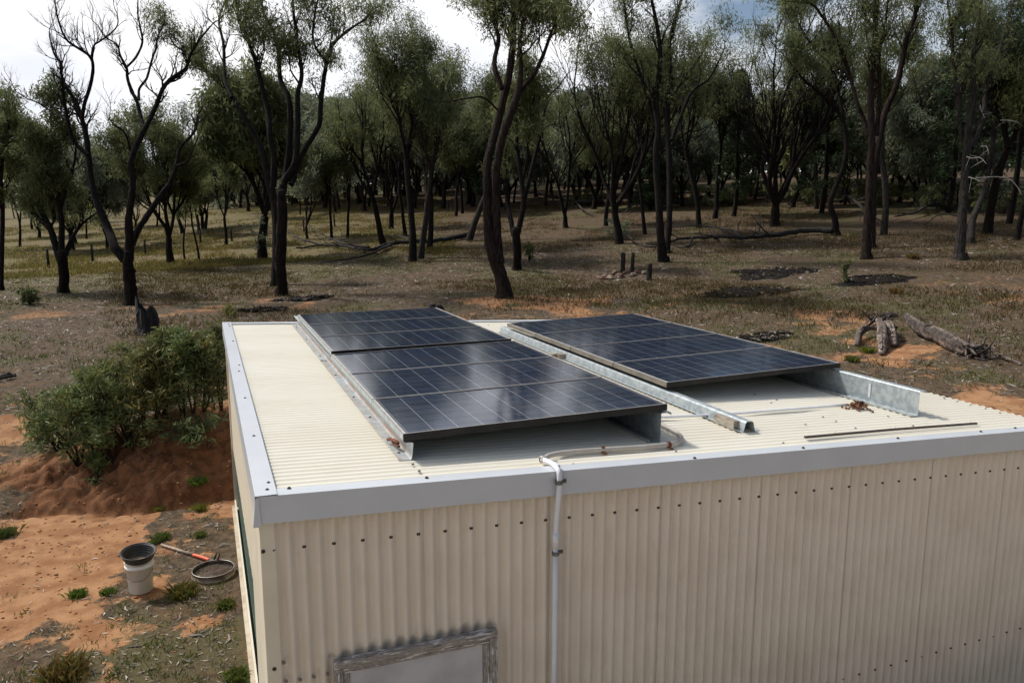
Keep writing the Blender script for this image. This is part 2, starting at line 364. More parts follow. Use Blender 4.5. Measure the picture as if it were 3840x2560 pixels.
# ---------------------------------------------------------------- trees: skeleton growth and leaves
class Tree:
    def __init__(s, seed): s.rng = np.random.default_rng(seed); s.br = []; s.tips = []
    def grow(s, p, d, L, r, lv, trop=.12, wob=.16, ratio=.66, kids=3, ang=(.35, .8), taper=.45):
        rng = s.rng; n = max(3, int(5 if lv > 1 else 4)); P = [np.array(p, float)]; d = unit(np.array(d, float)); D = [d]
        for k in range(n):
            d = unit(d + rng.normal(size=3) * wob + np.array([0, 0, trop])); P.append(P[-1] + d * L / n); D.append(d)
        P = np.array(P); R = np.linspace(r, r * (taper if lv > 0 else .35), len(P))
        s.br.append((P, R, lv))
        if lv <= 0:
            s.tips.append((P[-1], D[-1])); s.tips.append((P[len(P) // 2 + 1], D[-1])); return
        for k in range(kids + (rng.random() < .5)):
            u = rng.uniform(.35, .95) * (len(P) - 1); q = int(u); q = min(q, len(P) - 2)
            pp = P[q] + (P[q + 1] - P[q]) * (u - q); rr = R[q] * rng.uniform(.5, .7)
            ax = unit(np.cross(D[q], rng.normal(size=3))); a = rng.uniform(*ang)
            nd_ = unit(D[q] * math.cos(a) + ax * math.sin(a))
            s.grow(pp, nd_, L * ratio * rng.uniform(.7, 1.15), rr, lv - 1, trop, wob, ratio, kids, ang, taper)
        s.grow(P[-1], D[-1], L * ratio, R[-1], lv - 1, trop, wob, ratio, kids, ang, taper)
    def wood(s, sides=(3, 4, 5, 7, 9), rough=.0):
        mb = MB()
        for P, R, lv in s.br:
            k = sides[min(max(lv, 0), len(sides) - 1)]
            if lv >= 3: 
                mb.tube(P, R, k, rough=.07, rng=s.rng)
            else: mb.tube(P, R, k)
        return mb
def leaves(rng, C, per, spread, size, aspect=.2, droop=.6, var=.35, tint=None, squash=.75):
    """many small pointed leaves round each cluster centre"""
    C = np.asarray(C, float); n = len(C) * per
    q = rng.normal(size=(n, 3)); q *= (rng.random((n, 1)) ** .5 / (np.linalg.norm(q, axis=1)[:, None] + 1e-6)) * spread * 1.35     # leaves fill a bunch, not a haze
    c = np.repeat(C, per, 0) + q * np.array([1, 1, squash])
    d = .65 * rng.normal(size=(n, 3)) + np.repeat(.7 * rng.normal(size=(len(C), 3)), per, 0); d[:, 2] -= droop * 1.8; d /= np.linalg.norm(d, axis=1)[:, None]
    s_ = np.cross(d, rng.normal(size=(n, 3))); s_ /= np.linalg.norm(s_, axis=1)[:, None]
    L = (size * rng.uniform(.6, 1.3, n))[:, None]; w = L * aspect * .5
    V = np.stack([c, c + d * L * .45 + s_ * w, c + d * L, c + d * L * .45 - s_ * w], 1).reshape(-1, 3)
    F = np.arange(n * 4).reshape(-1, 4)
    cl = np.repeat(rng.uniform(1 - var, 1 + var, len(C)), per) * rng.uniform(.75, 1.25, n)
    col = cl[:, None] * np.array([1, 1, 1.]) * (1 + (rng.random((n, 1)) - .5) * np.array([.5, .1, -.2]))
    if tint is not None: col = col * tint
    mb = MB(); mb.add(V, F, np.repeat(col, 4, 0)); return mb

def scale_tree(t, g, h):
    top = max(P[:, 2].max() for P, R, lv in t.br) - g[2]; f = h / top
    t.br = [((P - g) * np.array([(f + 1) / 2, (f + 1) / 2, f]) + g, R, lv) for P, R, lv in t.br]
    t.tips = [((p - g) * np.array([(f + 1) / 2, (f + 1) / 2, f]) + g, d) for p, d in t.tips]
def build_tree(name, t, loc, label, cat, bark, leafm, leafargs, group=None, part='crown'):
    e = thing(name, loc, label, cat, group)
    w = t.wood(); o = w.obj('trunk', M[bark], e, smooth=True, loc=loc); o.location = (0, 0, 0)
    if leafargs:
        tips = np.array([p for p, d in t.tips]); lo = leafargs.pop('lo', None)
        if lo is not None:
            u = (tips[:, 2] - loc[2]) / (tips[:, 2].max() - loc[2]); tips = tips[t.rng.random(len(tips)) < sst(lo - .12, lo + .15, u)]
        if lo is not None and len(tips) > 60:                              # patchy crown: bare branches show between leafy bunches
            s_ = 1.1 + .05 * float(tips[:, 2].max() - loc[2]); nv = vnoise(tips[:, 0] * .8 + tips[:, 2] * .5 + 40, tips[:, 1] * .8 - tips[:, 2] * .6 + 60, s_, 7)
            tips = tips[nv > np.quantile(nv, .30)]
        keep = leafargs.pop('keep', 1.); tips = tips[t.rng.random(len(tips)) < keep]
        lm = leaves(t.rng, tips, **leafargs); o2 = lm.obj(part, M[leafm], e, loc=loc); o2.location = (0, 0, 0)
    return e
def limb(t, pts, off, k, D, lean, jit, twig=2, L=1.6, lv_kids=3, start=.3, wmin=5, every=1, dead=False, trop=.15):
    """a traced limb: (x, y, width) in the crop's pixels, laid at its own distance D with a lean in depth"""
    rng = t.rng; P = []; R = []; n = len(pts)
    ws = np.interp(np.arange(n), [q for q in range(n) if len(pts[q]) > 2], [pts[q][2] for q in range(n) if len(pts[q]) > 2])
    dj = np.cumsum(rng.normal(size=n)) * jit; dj -= dj[0]
    for q, p in enumerate(pts):
        dep = D + lean * (q / (n - 1)) + dj[q]
        P.append(at(off[0] + p[0] * k, off[1] + p[1] * k, dep)); R.append(max(ws[q], wmin) * k * dep / FPX / 2)
    P = spline(P, 4); R = np.interp(np.linspace(0, n - 1, len(P)), np.arange(n), R)
    if start >= 2: P = np.vstack([P, P[-1] + (P[-1] - P[-2]) * .35, P[-1] + (P[-1] - P[-2]) * .5]); R = np.concatenate([R, [R[-1] * .6, R[-1] * .05]])
    t.br.append((P, R, 4))
    if start >= 2: return P
    m = len(P)
    for q in range(int(m * start), m - 1, every):
        if rng.random() < .75:
            T = unit(P[q + 1] - P[q]); ax = unit(np.cross(T, rng.normal(size=3))); a = rng.uniform(.4, .95)
            f = 1 - .5 * (q / m)
            t.grow(P[q], T * math.cos(a) + ax * math.sin(a), L * f * rng.uniform(.5, 1.2), min(R[q] * .5, .035 + .01 * twig), twig, trop, .2, .62, lv_kids, (.3, .8))
    t.grow(P[-1], unit(P[-1] - P[-2]), L * .8, R[-1] * .9, twig, trop, .2, .62, lv_kids, (.3, .8))
    return P
def traced(name, label, base, limbs, off, k, seed, bark='bark', leafm='leaf', la=None, lean=1.5, jit=.12, cat='tree', **kw):
    t = Tree(seed); g = gp(*base); D = depth_of(g)
    for q, (pts, ex) in enumerate(limbs):
        a = dict(kw); a.update(ex)
        if a.pop('root', False):                                       # a second trunk standing on its own foot
            g2 = gp(off[0] + pts[0][0] * k, off[1] + pts[0][1] * k); a['dd'] = depth_of(g2) - D; w_ = pts[0][2] * k * depth_of(g2) / FPX * .5
            t.br.append((np.array([g2 - [0, 0, .3], g2 + [0, 0, .02], at(off[0] + pts[0][0] * k, off[1] + pts[0][1] * k - 20, depth_of(g2))]), np.array([w_ * 1.4, w_ * 1.25, w_]), 4))
        limb(t, pts, off, k, D + a.pop('dd', 0), a.pop('lean', lean * (1 if q % 2 else -1) * t.rng.uniform(.4, 1)), jit, **a)
    # flared root collar
    r0 = t.br[0][1][0]
    t.br.insert(0, (np.array([g - [0, 0, .25], g + [0, 0, .02], g + [0, 0, .25]]), np.array([r0 * 1.5, r0 * 1.35, r0 * 1.02]), 4))
    return build_tree(name, t, g, label, cat, bark, leafm, la)
def gum(name, label, base, h, seed, stems=3, r=.2, fork=.25, spread=.35, lv=3, lean=(0, 0), la=None, bark='bark', leafm='leaf', group=None, kids=3, cat='tree', ratio=.62, trop=.16, loc=None):
    t = Tree(seed); rng = t.rng; g = gp(*base) if loc is None else np.array([loc[0], loc[1], float(H(*loc))])
    r = r if loc is not None else r * .8
    h = h if loc is not None else max(2.5, depth_of(g) * (base[1] - h) / FPX)      # h is the crown's top in the photo for a tree placed by its base
    fh = h * fork; P = [g - [0, 0, .3], g + [0, 0, .05]]; p = g.copy(); d = unit(np.array([lean[0], lean[1], 1.]))
    for q in range(4): d = unit(d + rng.normal(size=3) * .07); p = p + d * fh / 4; P.append(p.copy())
    P = np.array(P); t.br.append((P, np.concatenate([[r * 1.35, r * 1.25], np.linspace(r, r * .85, 4)]), 4))
    a0 = rng.uniform(0, 6.28)
    for q in range(stems):
        a = a0 + q * 6.283 / stems + rng.normal() * .3; s_ = spread * rng.uniform(.6, 1.3)
        dd_ = unit(np.array([math.cos(a) * s_ + lean[0] * .7, math.sin(a) * s_ + lean[1] * .7, 1]))
        t.grow(P[-1], dd_, (h - fh) * rng.uniform(.42, .55), r * (.72 if stems < 3 else .55), lv, trop, .15, ratio, kids + 1, (.3, .75), .55)
    scale_tree(t, g, h - .2)
    return build_tree(name, t, g, label, cat, bark, leafm, dict(la) if la else None, group)
# ---------------------------------------------------------------- the shed
XL, XR, YB = .335, 6.39, 6.55                                     # walls; front wall at y = 0
shed = thing('steel_shed', (0, 0, 0), 'cream corrugated steel shed with white edge flashings and a low skillion roof', 'shed')
def wall_front_mat():
    m, t, b = new_mat('cream_wall'); n = noise(t, 2.2, 6); n2 = noise(t, 14, 5, stretch=(1, 1, .25))
    col = mixc(t, ramp(t, n, .35, .7), (.765, .678, .562), (.70, .61, .497))
    col = mixc(t, mth(t, 'MULTIPLY', ramp(t, n2, .5, .75), .22), col, (.50, .41, .30))
    # grime grown round the old frame
    c = t.nodes.new('ShaderNodeTexCoord'); sx = t.nodes.new('ShaderNodeSeparateXYZ'); t.links.new(c.outputs['Object'], sx.inputs[0])
    d1 = mth(t, 'MAXIMUM', mth(t, 'ABSOLUTE', mth(t, 'SUBTRACT', sx.outputs[0], GX)), GW); d1 = mth(t, 'SUBTRACT', d1, GW)
    d2 = mth(t, 'ABSOLUTE', mth(t, 'SUBTRACT', sx.outputs[2], GZ - .012)); dd_ = mth(t, 'ADD', d1, d2)
    g = mth(t, 'SUBTRACT', 1., ramp(t, mth(t, 'ADD', dd_, mth(t, 'MULTIPLY', mth(t, 'SUBTRACT', n2, .5), .10)), .0, .034))
    col = mixc(t, mth(t, 'MULTIPLY', g, .38), col, (.16, .12, .09))
    t.links.new(col, b.inputs['Base Color']); b.inputs['Roughness'].default_value = .45; return m
fTL, fTR = wallpt(1253, 2481, -.05), wallpt(1867, 2370, -.05)
GX, GW, GZ = (fTL[0] + fTR[0]) / 2, (fTR[0] - fTL[0]) / 2, fTL[2] + .012
def corr(x0, x1, ztop, zbot, pitch, amp, phase, spp=12):
    n = int((x1 - x0) / pitch * spp); x = np.linspace(x0, x1, n + 1); y = -amp * np.cos((x - phase) / pitch * 2 * math.pi)
    return x, y
X0S = .3935
x, y = corr(XL + .062, XR, 0, 0, .0762, .0128, X0S)
rows = [1., 0.]; mb = MB(); n = len(x)
V = np.concatenate([np.stack([x, y + .012, rz(x) - .03], 1), np.stack([x, y + .012, 0 * x - .1], 1)])
i = np.arange(n - 1); mb.add(V, np.stack([i, i + n, i + n + 1, i + 1], 1))
for xs in (X0S + .1524 * 5 + .0381, X0S + .1524 * 10 + .0381, X0S + .1524 * 15 + .0381, X0S + .1524 * 20 + .0381, X0S + .1524 * 25 + .0381, X0S + .1524 * 30 + .0381, X0S + .1524 * 35 + .0381):
    k = int(np.argmin(abs(x - xs))); xx = x[k:k + 14]; yy = y[k:k + 14]; n2 = len(xx)     # overlapping sheet edge
    mb.add(np.concatenate([np.stack([xx, yy + .0095, rz(xx) - .03], 1), np.stack([xx, yy + .0095, 0 * xx - .1], 1)]), np.stack([np.arange(n2 - 1), np.arange(n2 - 1) + n2, np.arange(n2 - 1) + n2 + 1, np.arange(n2 - 1) + 1], 1))
WF = mb.obj('front_wall', wall_front_mat(), shed, smooth=True)
# corner flashing on the near left corner
mb = MB(); zc = rz(XL) - .05
mb.box((XL - .004, -.004, -.1), (XL + .066, .004, zc)); mb.box((XL - .006, .0045, -.1), (XL + .003, .34, zc))
CF = mb.obj('corner_flashing', M['cream'], shed)
def side_wall(xc, y0, y1, nm, sgn):
    n = int((y1 - y0) / .0668 * 10); yy = np.linspace(y0, y1, n + 1); xx = xc + .0075 * np.cos(yy / .0668 * 2 * math.pi)
    mb = MB(); V = np.concatenate([np.stack([xx, yy, 0 * yy + rz(xc) - .04], 1), np.stack([xx, yy, 0 * yy - .1], 1)]); i = np.arange(n)
    mb.add(V, np.stack([i, i + n + 1, i + n + 2, i + 1], 1)); return mb.obj(nm, M['cream'], shed, smooth=True)
side_wall(XR, .02, YB, 'right_wall', 1)
LWX = XL + .028
def left_wall():
    # upper sheets end in a wavy cut edge over a green sliding door that reaches down to the slab
    n = 400; yy = np.linspace(.345, YB, n + 1); xx = LWX + .0075 * np.cos(yy / .0668 * 2 * math.pi)
    zb_ = np.where(yy < 2.1, -.1, 1.02 - .05 * (yy - 2.1)); mb = MB()
    V = np.concatenate([np.stack([xx, yy, 0 * yy + rz(XL) - .04], 1), np.stack([xx, yy, zb_], 1)]); i = np.arange(n)
    mb.add(V, np.stack([i, i + n + 1, i + n + 2, i + 1], 1)); mb.obj('left_wall', M['cream'], shed, smooth=True)
    d = bpy.data.objects.new('door', None); link(d, shed)
    mb = MB(); mb.box((LWX + .012, 2.06, .02), (LWX + .03, 6.4, 1.0)); mb.obj('door_leaf', M['green_door'], d)
    mb = MB(); mb.box((LWX - .03, 2.1, .0), (LWX - .012, 6.4, .16)); mb.obj('bottom_rail', M['cream'], d)
    mb = MB(); mb.box((LWX - .02, 2.02, .0), (LWX + .02, 2.06, .12)); mb.obj('guide', M['clip'], d)
left_wall()
mb = MB(); mb.box((XL, YB - .02, -.1), (XR, YB, rz(XR) - .05)); mb.obj('back_wall', M['cream'], shed)
mb = MB(); mb.box((XL - .035, -.05, -.2), (XR, YB, .03)); mb.obj('slab', M['slab'], shed)
# roof sheet: corrugations run left to right
PY = .0668; n = int(YB / PY) * 12; yy = np.linspace(-.02, YB, n + 1); w = .0075 * np.cos(yy / PY * 2 * math.pi)
mb = MB(); xs = [XL, 2.3, 4.3, XR + .02]
V = np.concatenate([np.stack([np.full_like(yy, a), yy, rz(a) - .019 + w], 1) for a in xs]); i = np.arange(n)
F = np.concatenate([np.stack([i + q * (n + 1), i + (q + 1) * (n + 1), i + 1 + (q + 1) * (n + 1), i + 1 + q * (n + 1)], 1) for q in range(3)])
mb.add(V, F)
# sheet edge thickness along the open right edge
V = np.concatenate([np.stack([np.full_like(yy, XR + .02), yy, rz(XR) - .019 + w], 1), np.stack([np.full_like(yy, XR + .02), yy, rz(XR) - .0215 + w], 1)]); mb.add(V, np.stack([i, i + n + 1, i + n + 2, i + 1], 1))
def roof_mat():
    m, t, b = new_mat('cream_roof'); n = noise(t, 1.6, 7, stretch=(.35, 1, 1)); n2 = noise(t, 26, 5, stretch=(.12, 1, 1)); n3 = noise(t, 90, 3)
    col = mixc(t, ramp(t, n, .35, .7), (.81, .768, .645), (.765, .712, .585))
    col = mixc(t, mth(t, 'MULTIPLY', ramp(t, n2, .52, .75), .25), col, (.56, .47, .34))
    col = mixc(t, mth(t, 'MULTIPLY', ramp(t, n3, .70, .78), .35), col, (.36, .28, .19))
    t.links.new(col, b.inputs['Base Color']); b.inputs['Roughness'].default_value = .5; return m
ROOF = mb.obj('roof', roof_mat(), shed, smooth=True)
# flashings
def sweepx(mb, prof, x0, x1, n=2):
    xs = np.linspace(x0, x1, n); k = len(prof); V = np.array([[a, p[0], rz(a) + p[1]] for a in xs for p in prof])
    F = [[q * k + j, q * k + j + 1, (q + 1) * k + j + 1, (q + 1) * k + j] for q in range(n - 1) for j in range(k - 1)]; mb.add(V, np.array(F))
mb = MB(); sweepx(mb, [(-.022, -.150), (-.032, -.146), (-.0305, .0), (.068, .001), (.069, -.006)], XL - .014, 6.12)
sweepx(mb, [(-.035, -.149), (-.0335, .003), (.070, .004), (.071, -.005)], 6.125, XR + .05); FF = mb.obj('front_flashing', M['white'], shed)
mb = MB(); sweepx(mb, [(YB + .03, -.14), (YB + .03, .0), (YB - .11, .001), (YB - .111, -.006)], XL - .014, XR + .02); mb.obj('rear_flashing', M['white'], shed)
mb = MB()
for (a, b, e) in ((-.034, 4.35, .0045), (4.345, YB + .034, .002)):
    ys = np.linspace(a, b, 24); flare = .016 * np.exp(-((ys - a) / .12) ** 2)
    pr = lambda q: [(XL - .016 - e, rz(XL) + .002 + e), (XL + .085, rz(XL) + .001 + e - .0043), (XL + .086, rz(XL) - .012)]
    V = []; 
    for q, yv in enumerate(ys):
        V += [(XL - .018 - e - flare[q], yv, rz(XL) - .155), (XL - .0165 - e - .2 * flare[q], yv, rz(XL) - .10), (XL - .0155 - e, yv, rz(XL) + .0005 + e), (XL + .088, yv, rz(XL + .088) + .003 + e), (XL + .0885, yv, rz(XL) - .015)]
    mb.add(V, np.array([[q * 5 + j, q * 5 + j + 1, (q + 1) * 5 + j + 1, (q + 1) * 5 + j] for q in range(23) for j in range(4)]))
LF = mb.obj('side_flashing', M['white'], shed)
mb = MB(); mb.add([(XL - .036, -.037, rz(XL) - .157), (XL + .004, -.037, rz(XL) - .158), (XL - .002, -.0365, rz(XL) - .005), (XL - .018, -.0365, rz(XL) - .004)], [np.array([[0, 1, 2, 3]])]); mb.obj('flashing_end', M['white'], shed)
# screws
sm = MB(); sm.lathe([(.0, .0075), (.0045, .007), (.0062, .004), (.0062, .002), (.0105, .0015), (.0105, -.002)], 10); SCM = sm.mesh('screw'); SCM.materials.append(M['screw'])
s2 = SCM.copy(); s2.materials.clear(); s2.materials.append(M['silver_screw'])
RX90 = (math.pi / 2, 0, 0)
def screw(p, rot=(0, 0, 0), parent=shed, mesh=None, s_=1.):
    o = bpy.data.objects.new('screw', mesh or SCM); link(o, parent); o.location = tuple(float(v) for v in p); o.rotation_euler = rot; o.scale = (s_,) * 3; return o
for k in range(39):
    xs = X0S + .1524 * k
    screw((xs, .012 - .0105, 2.1 + .0761 - .0428 * xs), RX90, WF)
for k in range(20, 39):
    xs = X0S + .1734 + .1524 * (k - .62); xs = X0S + .0762 * round((xs - X0S) / .0762)
    screw((xs, .0015, 2.1 - 1.6106 + .0097 * xs), RX90, WF)
for px, py in ((987, 2067), (1029, 2507)): screw(wallpt(px, py, -.006), RX90, CF)
for px, py in ((1064, 2483), (1073, 2552), (1126, 2546), (1178, 2536), (1229, 2526)): screw(wallpt(px, py, -.002), RX90, WF, s2)
for px, py in ((1084, 1829), (1600, 1790), (2605, 1716), (3012, 1678), (3367, 1642), (3678, 1617), (3807, 1604)): screw(roof(px, py, .004), (0, 0, 0), FF)
for px, py in ((1007, 1809), (1002, 1835), (952, 1634), (919, 1492), (896, 1392), (897, 1369), (874, 1279), (861, 1223), (858, 1215)): screw(roof(px, py, .006), (0, 0, 0), LF)
for px, py in ((1548, 1740), (1572, 1765), (2535, 1692), (2820, 1545), (2913, 1499), (2830, 1478), (3020, 1591), (3135, 1580), (3208, 1605), (2937, 1660), (3330, 1560), (3540, 1490), (3590, 1505), (3640, 1518), (3696, 1532), (3750, 1548), (1802, 1205), (1831, 1219), (1886, 1242), (1112, 1220), (3086, 1563), (2892, 1510), (3424, 1596), (2150, 1740)): screw(roof(px, py, -.006), (0, 0, 0), ROOF, s2, .9)
# ---------------------------------------------------------------- solar panels
def cell_mat(L, Wd):
    m, t, b = new_mat('solar_cells'); c = t.nodes.new('ShaderNodeTexCoord'); s_ = t.nodes.new('ShaderNodeSeparateXYZ'); t.links.new(c.outputs['Object'], s_.inputs[0])
    u = mth(t, 'MULTIPLY', mth(t, 'SUBTRACT', s_.outputs[0], .034), 11 / (L - .068)); v = mth(t, 'MULTIPLY', mth(t, 'SUBTRACT', s_.outputs[1], .03), 6 / (Wd - .06))
    def gridline(q, w): return mth(t, 'LESS_THAN', mth(t, 'ABSOLUTE', mth(t, 'SUBTRACT', mth(t, 'FRACT', mth(t, 'ADD', q, .5)), .5)), w)
    gu, gv = gridline(u, .013), gridline(v, .012)
    bus = mth(t, 'MAXIMUM', gridline(mth(t, 'SUBTRACT', v, .26), .010), gridline(mth(t, 'SUBTRACT', v, .74), .010))
    cv = t.nodes.new('ShaderNodeCombineXYZ'); t.links.new(mth(t, 'FLOOR', u), cv.inputs[0]); t.links.new(mth(t, 'FLOOR', v), cv.inputs[1])
    oi = t.nodes.new('ShaderNodeObjectInfo'); t.links.new(oi.outputs['Random'], cv.inputs[2])
    wn_ = t.nodes.new('ShaderNodeTexWhiteNoise'); wn_.noise_dimensions = '3D'; t.links.new(cv.outputs[0], wn_.inputs['Vector'])
    vo = t.nodes.new('ShaderNodeTexVoronoi'); vo.inputs['Scale'].default_value = 55; t.links.new(c.outputs['Object'], vo.inputs['Vector'])
    st = noise(t, 5, 6, stretch=(1.0, 22, 1)); du = noise(t, 2.2, 7, stretch=(.6, 1, 1))
    base = mixc(t, mth(t, 'ADD', mth(t, 'MULTIPLY', wn_.outputs['Value'], .55), mth(t, 'MULTIPLY', vo.outputs['Distance'], .4)), (.007, .014, .032), (.017, .032, .066))
    base = mixc(t, mth(t, 'MULTIPLY', ramp(t, st, .48, .70), .35), base, (.058, .052, .050))
    base = mixc(t, mth(t, 'MULTIPLY', ramp(t, du, .45, .75), .30), base, (.060, .052, .044))
    base = mixc(t, mth(t, 'MULTIPLY', bus, .32), base, (.42, .38, .36))
    base = mixc(t, mth(t, 'MULTIPLY', gv, .35), base, (.40, .40, .42)); base = mixc(t, mth(t, 'MULTIPLY', gu, .55), base, (.42, .42, .45))
    t.links.new(base, b.inputs['Base Color']); b.inputs['IOR'].default_value = 1.4
    t.links.new(mth(t, 'MULTIPLY_ADD', du, .10, .055), b.inputs['Roughness'])
    return m
CM = {}
def panel_mesh(L, Wd, key):
    fw, ft, h = .011, .005, .043; mb = MB()
    mb.box((0, 0, -h), (L, fw, 0)); mb.box((0, Wd - fw, -h), (L, Wd, 0)); mb.box((0, fw + .0004, -h), (fw, Wd - fw - .0004, -.0003)); mb.box((L - fw, fw + .0004, -h), (L, Wd - fw - .0004, -.0003))
    lip = MB(); e = .0012; s_ = .02
    lip.box((.0015, .005, e * .2), (L - .0015, fw, e)); lip.box((.0015, Wd - fw, e * .2), (L - .0015, Wd - .006, e)); lip.box((.0015, fw + .0006, e * .2), (s_, Wd - fw - .0006, e * 1.1)); lip.box((L - s_, fw + .0006, e * .2), (L - .0015, Wd - fw - .0006, e * 1.1))
    gl = MB(); gl.add([(fw, fw, -.003), (L - fw, fw, -.003), (L - fw, Wd - fw, -.003), (fw, Wd - fw, -.003)], [np.array([[0, 1, 2, 3]])])
    side = MB(); side.box((-.0014, .002, -h + .001), (-.0004, Wd - .002, -.001))
    bk = MB(); bk.box((fw + .001, fw + .001, -.010), (L - fw - .001, Wd - fw - .001, -.005))
    return [mb.mesh('frame'), lip.mesh('frame_rim'), gl.mesh('glass_face'), side.mesh('frame_side'), bk.mesh('back_sheet')]
WH = ['nearest the front edge of the roof', 'second from the front', 'third from the front', 'fourth from the front', 'fifth from the front', 'at the far end']
def array(o, tilt, L, Wd, n, key, labels, group, sidemat):
    ms = panel_mesh(L, Wd, key); cm = cell_mat(L, Wd)
    for m_, mt in zip(ms, (M['frame'], M['frame_lip'], cm, M[sidemat], M['back'])): m_.materials.append(mt)
    for q in range(n):
        e = thing('solar_panel', np.array(o) + [0, (Wd + .0055) * q, 0], labels[q], 'solar panel', group); e.rotation_euler = (0, -tilt, 0)
        for m_, nm in zip(ms, ('frame', 'frame_rim', 'glass_face', 'frame_side', 'back_sheet')):
            ob = bpy.data.objects.new(nm, m_); link(ob, e)
array((1.178, .403, .481 + 2.1), .0103, 1.80, .919, 3, 'a', ['dark blue solar panel of the left array, ' + s_ for s_ in WH[:3]], 'solar panels of the left array', 'galv')
array((1.186, 3.222, .500 + 2.1), .006, 1.77, .903, 3, 'b', ['dark blue solar panel of the left array, ' + s_ for s_ in WH[3:]], 'solar panels of the left array', 'galv')
array((3.664, 1.485, .366 + 2.1), .0195, 1.835, .921, 4, 'c', ['dusty dark solar panel of the right array, ' + s_ for s_ in (WH[0], WH[1], WH[2], WH[5])], 'solar panels of the right array', 'dusty')
# ---------------------------------------------------------------- purlins carrying the arrays
def rail(name, label, prof, y0, y1, matl='galv'):
    """open folded section: (x, height above the roof) points, swept front to back with a sheet thickness"""
    P = np.array(prof, float); T = np.gradient(P, axis=0); N = np.stack([-T[:, 1], T[:, 0]], 1); N /= np.linalg.norm(N, axis=1)[:, None]; Q = P + N * .0022
    loop = np.concatenate([P, Q[::-1]]); k = len(loop); V = np.array([[a, yv, rz(a) - .011 + z] for yv in (y0, y1) for a, z in loop]); m = len(P)
    F = [[j, (j + 1) % k, k + (j + 1) % k, k + j] for j in range(k)] + [[j, j + 1, k - 2 - j, k - 1 - j] for j in range(m - 1)] + [[k + k - 1 - j, k + k - 2 - j, k + j + 1, k + j] for j in range(m - 1)]
    mb = MB(); mb.add(V, np.array(F)); c = V.mean(0); return tag(mb.obj(name, M[matl], loc=(c[0], y0, rz(c[0]))), label, 'purlin')
def rail_left_mat():
    m, t, b = new_mat('rust_streaked_galvanised'); c = t.nodes.new('ShaderNodeTexCoord'); s_ = t.nodes.new('ShaderNodeSeparateXYZ'); t.links.new(c.outputs['Object'], s_.inputs[0])
    n = noise(t, 6, 6, stretch=(1, .4, 1)); n2 = noise(t, 18, 4); col = mixc(t, ramp(t, n2, .4, .6), (.56, .60, .61), (.42, .46, .48))
    band = mth(t, 'MULTIPLY', mth(t, 'SUBTRACT', 1., ramp(t, mth(t, 'ABSOLUTE', mth(t, 'SUBTRACT', s_.outputs[2], .012)), .004, .026)), ramp(t, n, .3, .6))
    col = mixc(t, mth(t, 'MULTIPLY', band, .85), col, (.36, .19, .085)); t.links.new(col, b.inputs['Base Color']); b.inputs['Roughness'].default_value = .45; b.inputs['Metallic'].default_value = .4; return m
M['galv_rust'] = rail_left_mat()
rail('purlin', 'rust-streaked galvanised purlin under the left edge of the left array', [(1.150, .012), (1.153, .001), (1.222, .001), (1.230, .012), (1.240, .100), (1.236, .108), (1.185, .110)], .41, 6.42, 'galv_rust')
rail('purlin', 'tall dark-faced galvanised purlin under the right edge of the left array', [(2.845, .016), (2.846, .001), (2.925, .001), (2.928, .004), (2.930, .196), (2.934, .2), (3.005, .2), (3.007, .186)], .395, 6.35)
rail('top_hat_batten', 'galvanised top-hat batten under the left edge of the right array', [(3.625, .012), (3.645, .001), (3.662, .003), (3.680, .066), (3.688, .078), (3.735, .078), (3.745, .068), (3.762, .003), (3.80, .001), (3.806, .012)], .47, 5.45)
rail('purlin', 'tall bright galvanised purlin with a bolt slot under the right edge of the right array', [(5.375, .016), (5.376, .001), (5.452, .001), (5.455, .004), (5.457, .197), (5.461, .202), (5.530, .202), (5.532, .188)], .575, 5.5)
for p in ((1.19, .52), (1.19, .78), (1.19, 1.35), (1.19, 2.0), (1.19, 2.9), (1.19, 3.9), (1.19, 5.0), (1.19, 6.0)):
    pass
# strap and bolt on the bright purlin
rp = [o for o in COL.objects if o.name.startswith('purlin')][-1]
mb = MB(); a = np.array([5.4525, 1.05]); mb.box((-.004, -.012, .03), (0, .012, .15)); o = mb.obj('slot_plate', M['white'], rp); o.location = (5.4525 - rp.location[0], 1.08 - rp.location[1], rz(5.4525) - rp.location[2])
# rail screws
RL = [o for o in COL.objects if o.name.startswith('purlin')][0]
for yv in (.56, .86, 1.45, 2.1, 3.0, 4.0, 5.1, 6.1): screw(np.array([1.185, yv, rz(1.185) - .011 + .0035]) - np.array(RL.location), (0, 0, 0), RL)
# ---------------------------------------------------------------- loose things on the roof
mb = MB(); mb.box((-.028, -.12, 0), (.028, .12, .068)); o = mb.obj('timber_block', M['grey_wood']); o.location = (3.655, .66, rz(3.655) - .011); o.rotation_euler = (0, SL, .0)
b_ = o.modifiers.new('b', 'BEVEL'); b_.width = .003; b_.segments = 2
tag(o, 'weathered grained timber block wedged beside the near end of the top-hat batten', 'timber block')
tb = roof(2085, 1345)
for (dx, dy, sz, rot, z, lb) in ((-.03, .05, (.05, .10, .05), .5, 0, 'grey timber offcut between the two arrays, left of a pair'), (.075, .0, (.055, .09, .055), -.25, 0, 'grey timber offcut between the two arrays, right of a pair')):
    mb = MB(); mb.box((-sz[0], -sz[1] / 2, 0), (sz[0], sz[1] / 2, sz[2])); o = mb.obj('timber_offcut', M['grey_wood']); o.location = (tb[0] + dx, tb[1] + dy, rz(tb[0] + dx) - .011 + z); o.rotation_euler = (.0, SL, rot)
    b_ = o.modifiers.new('b', 'BEVEL'); b_.width = .004; b_.segments = 2; tag(o, lb, 'timber block', 'timber offcuts between the arrays')
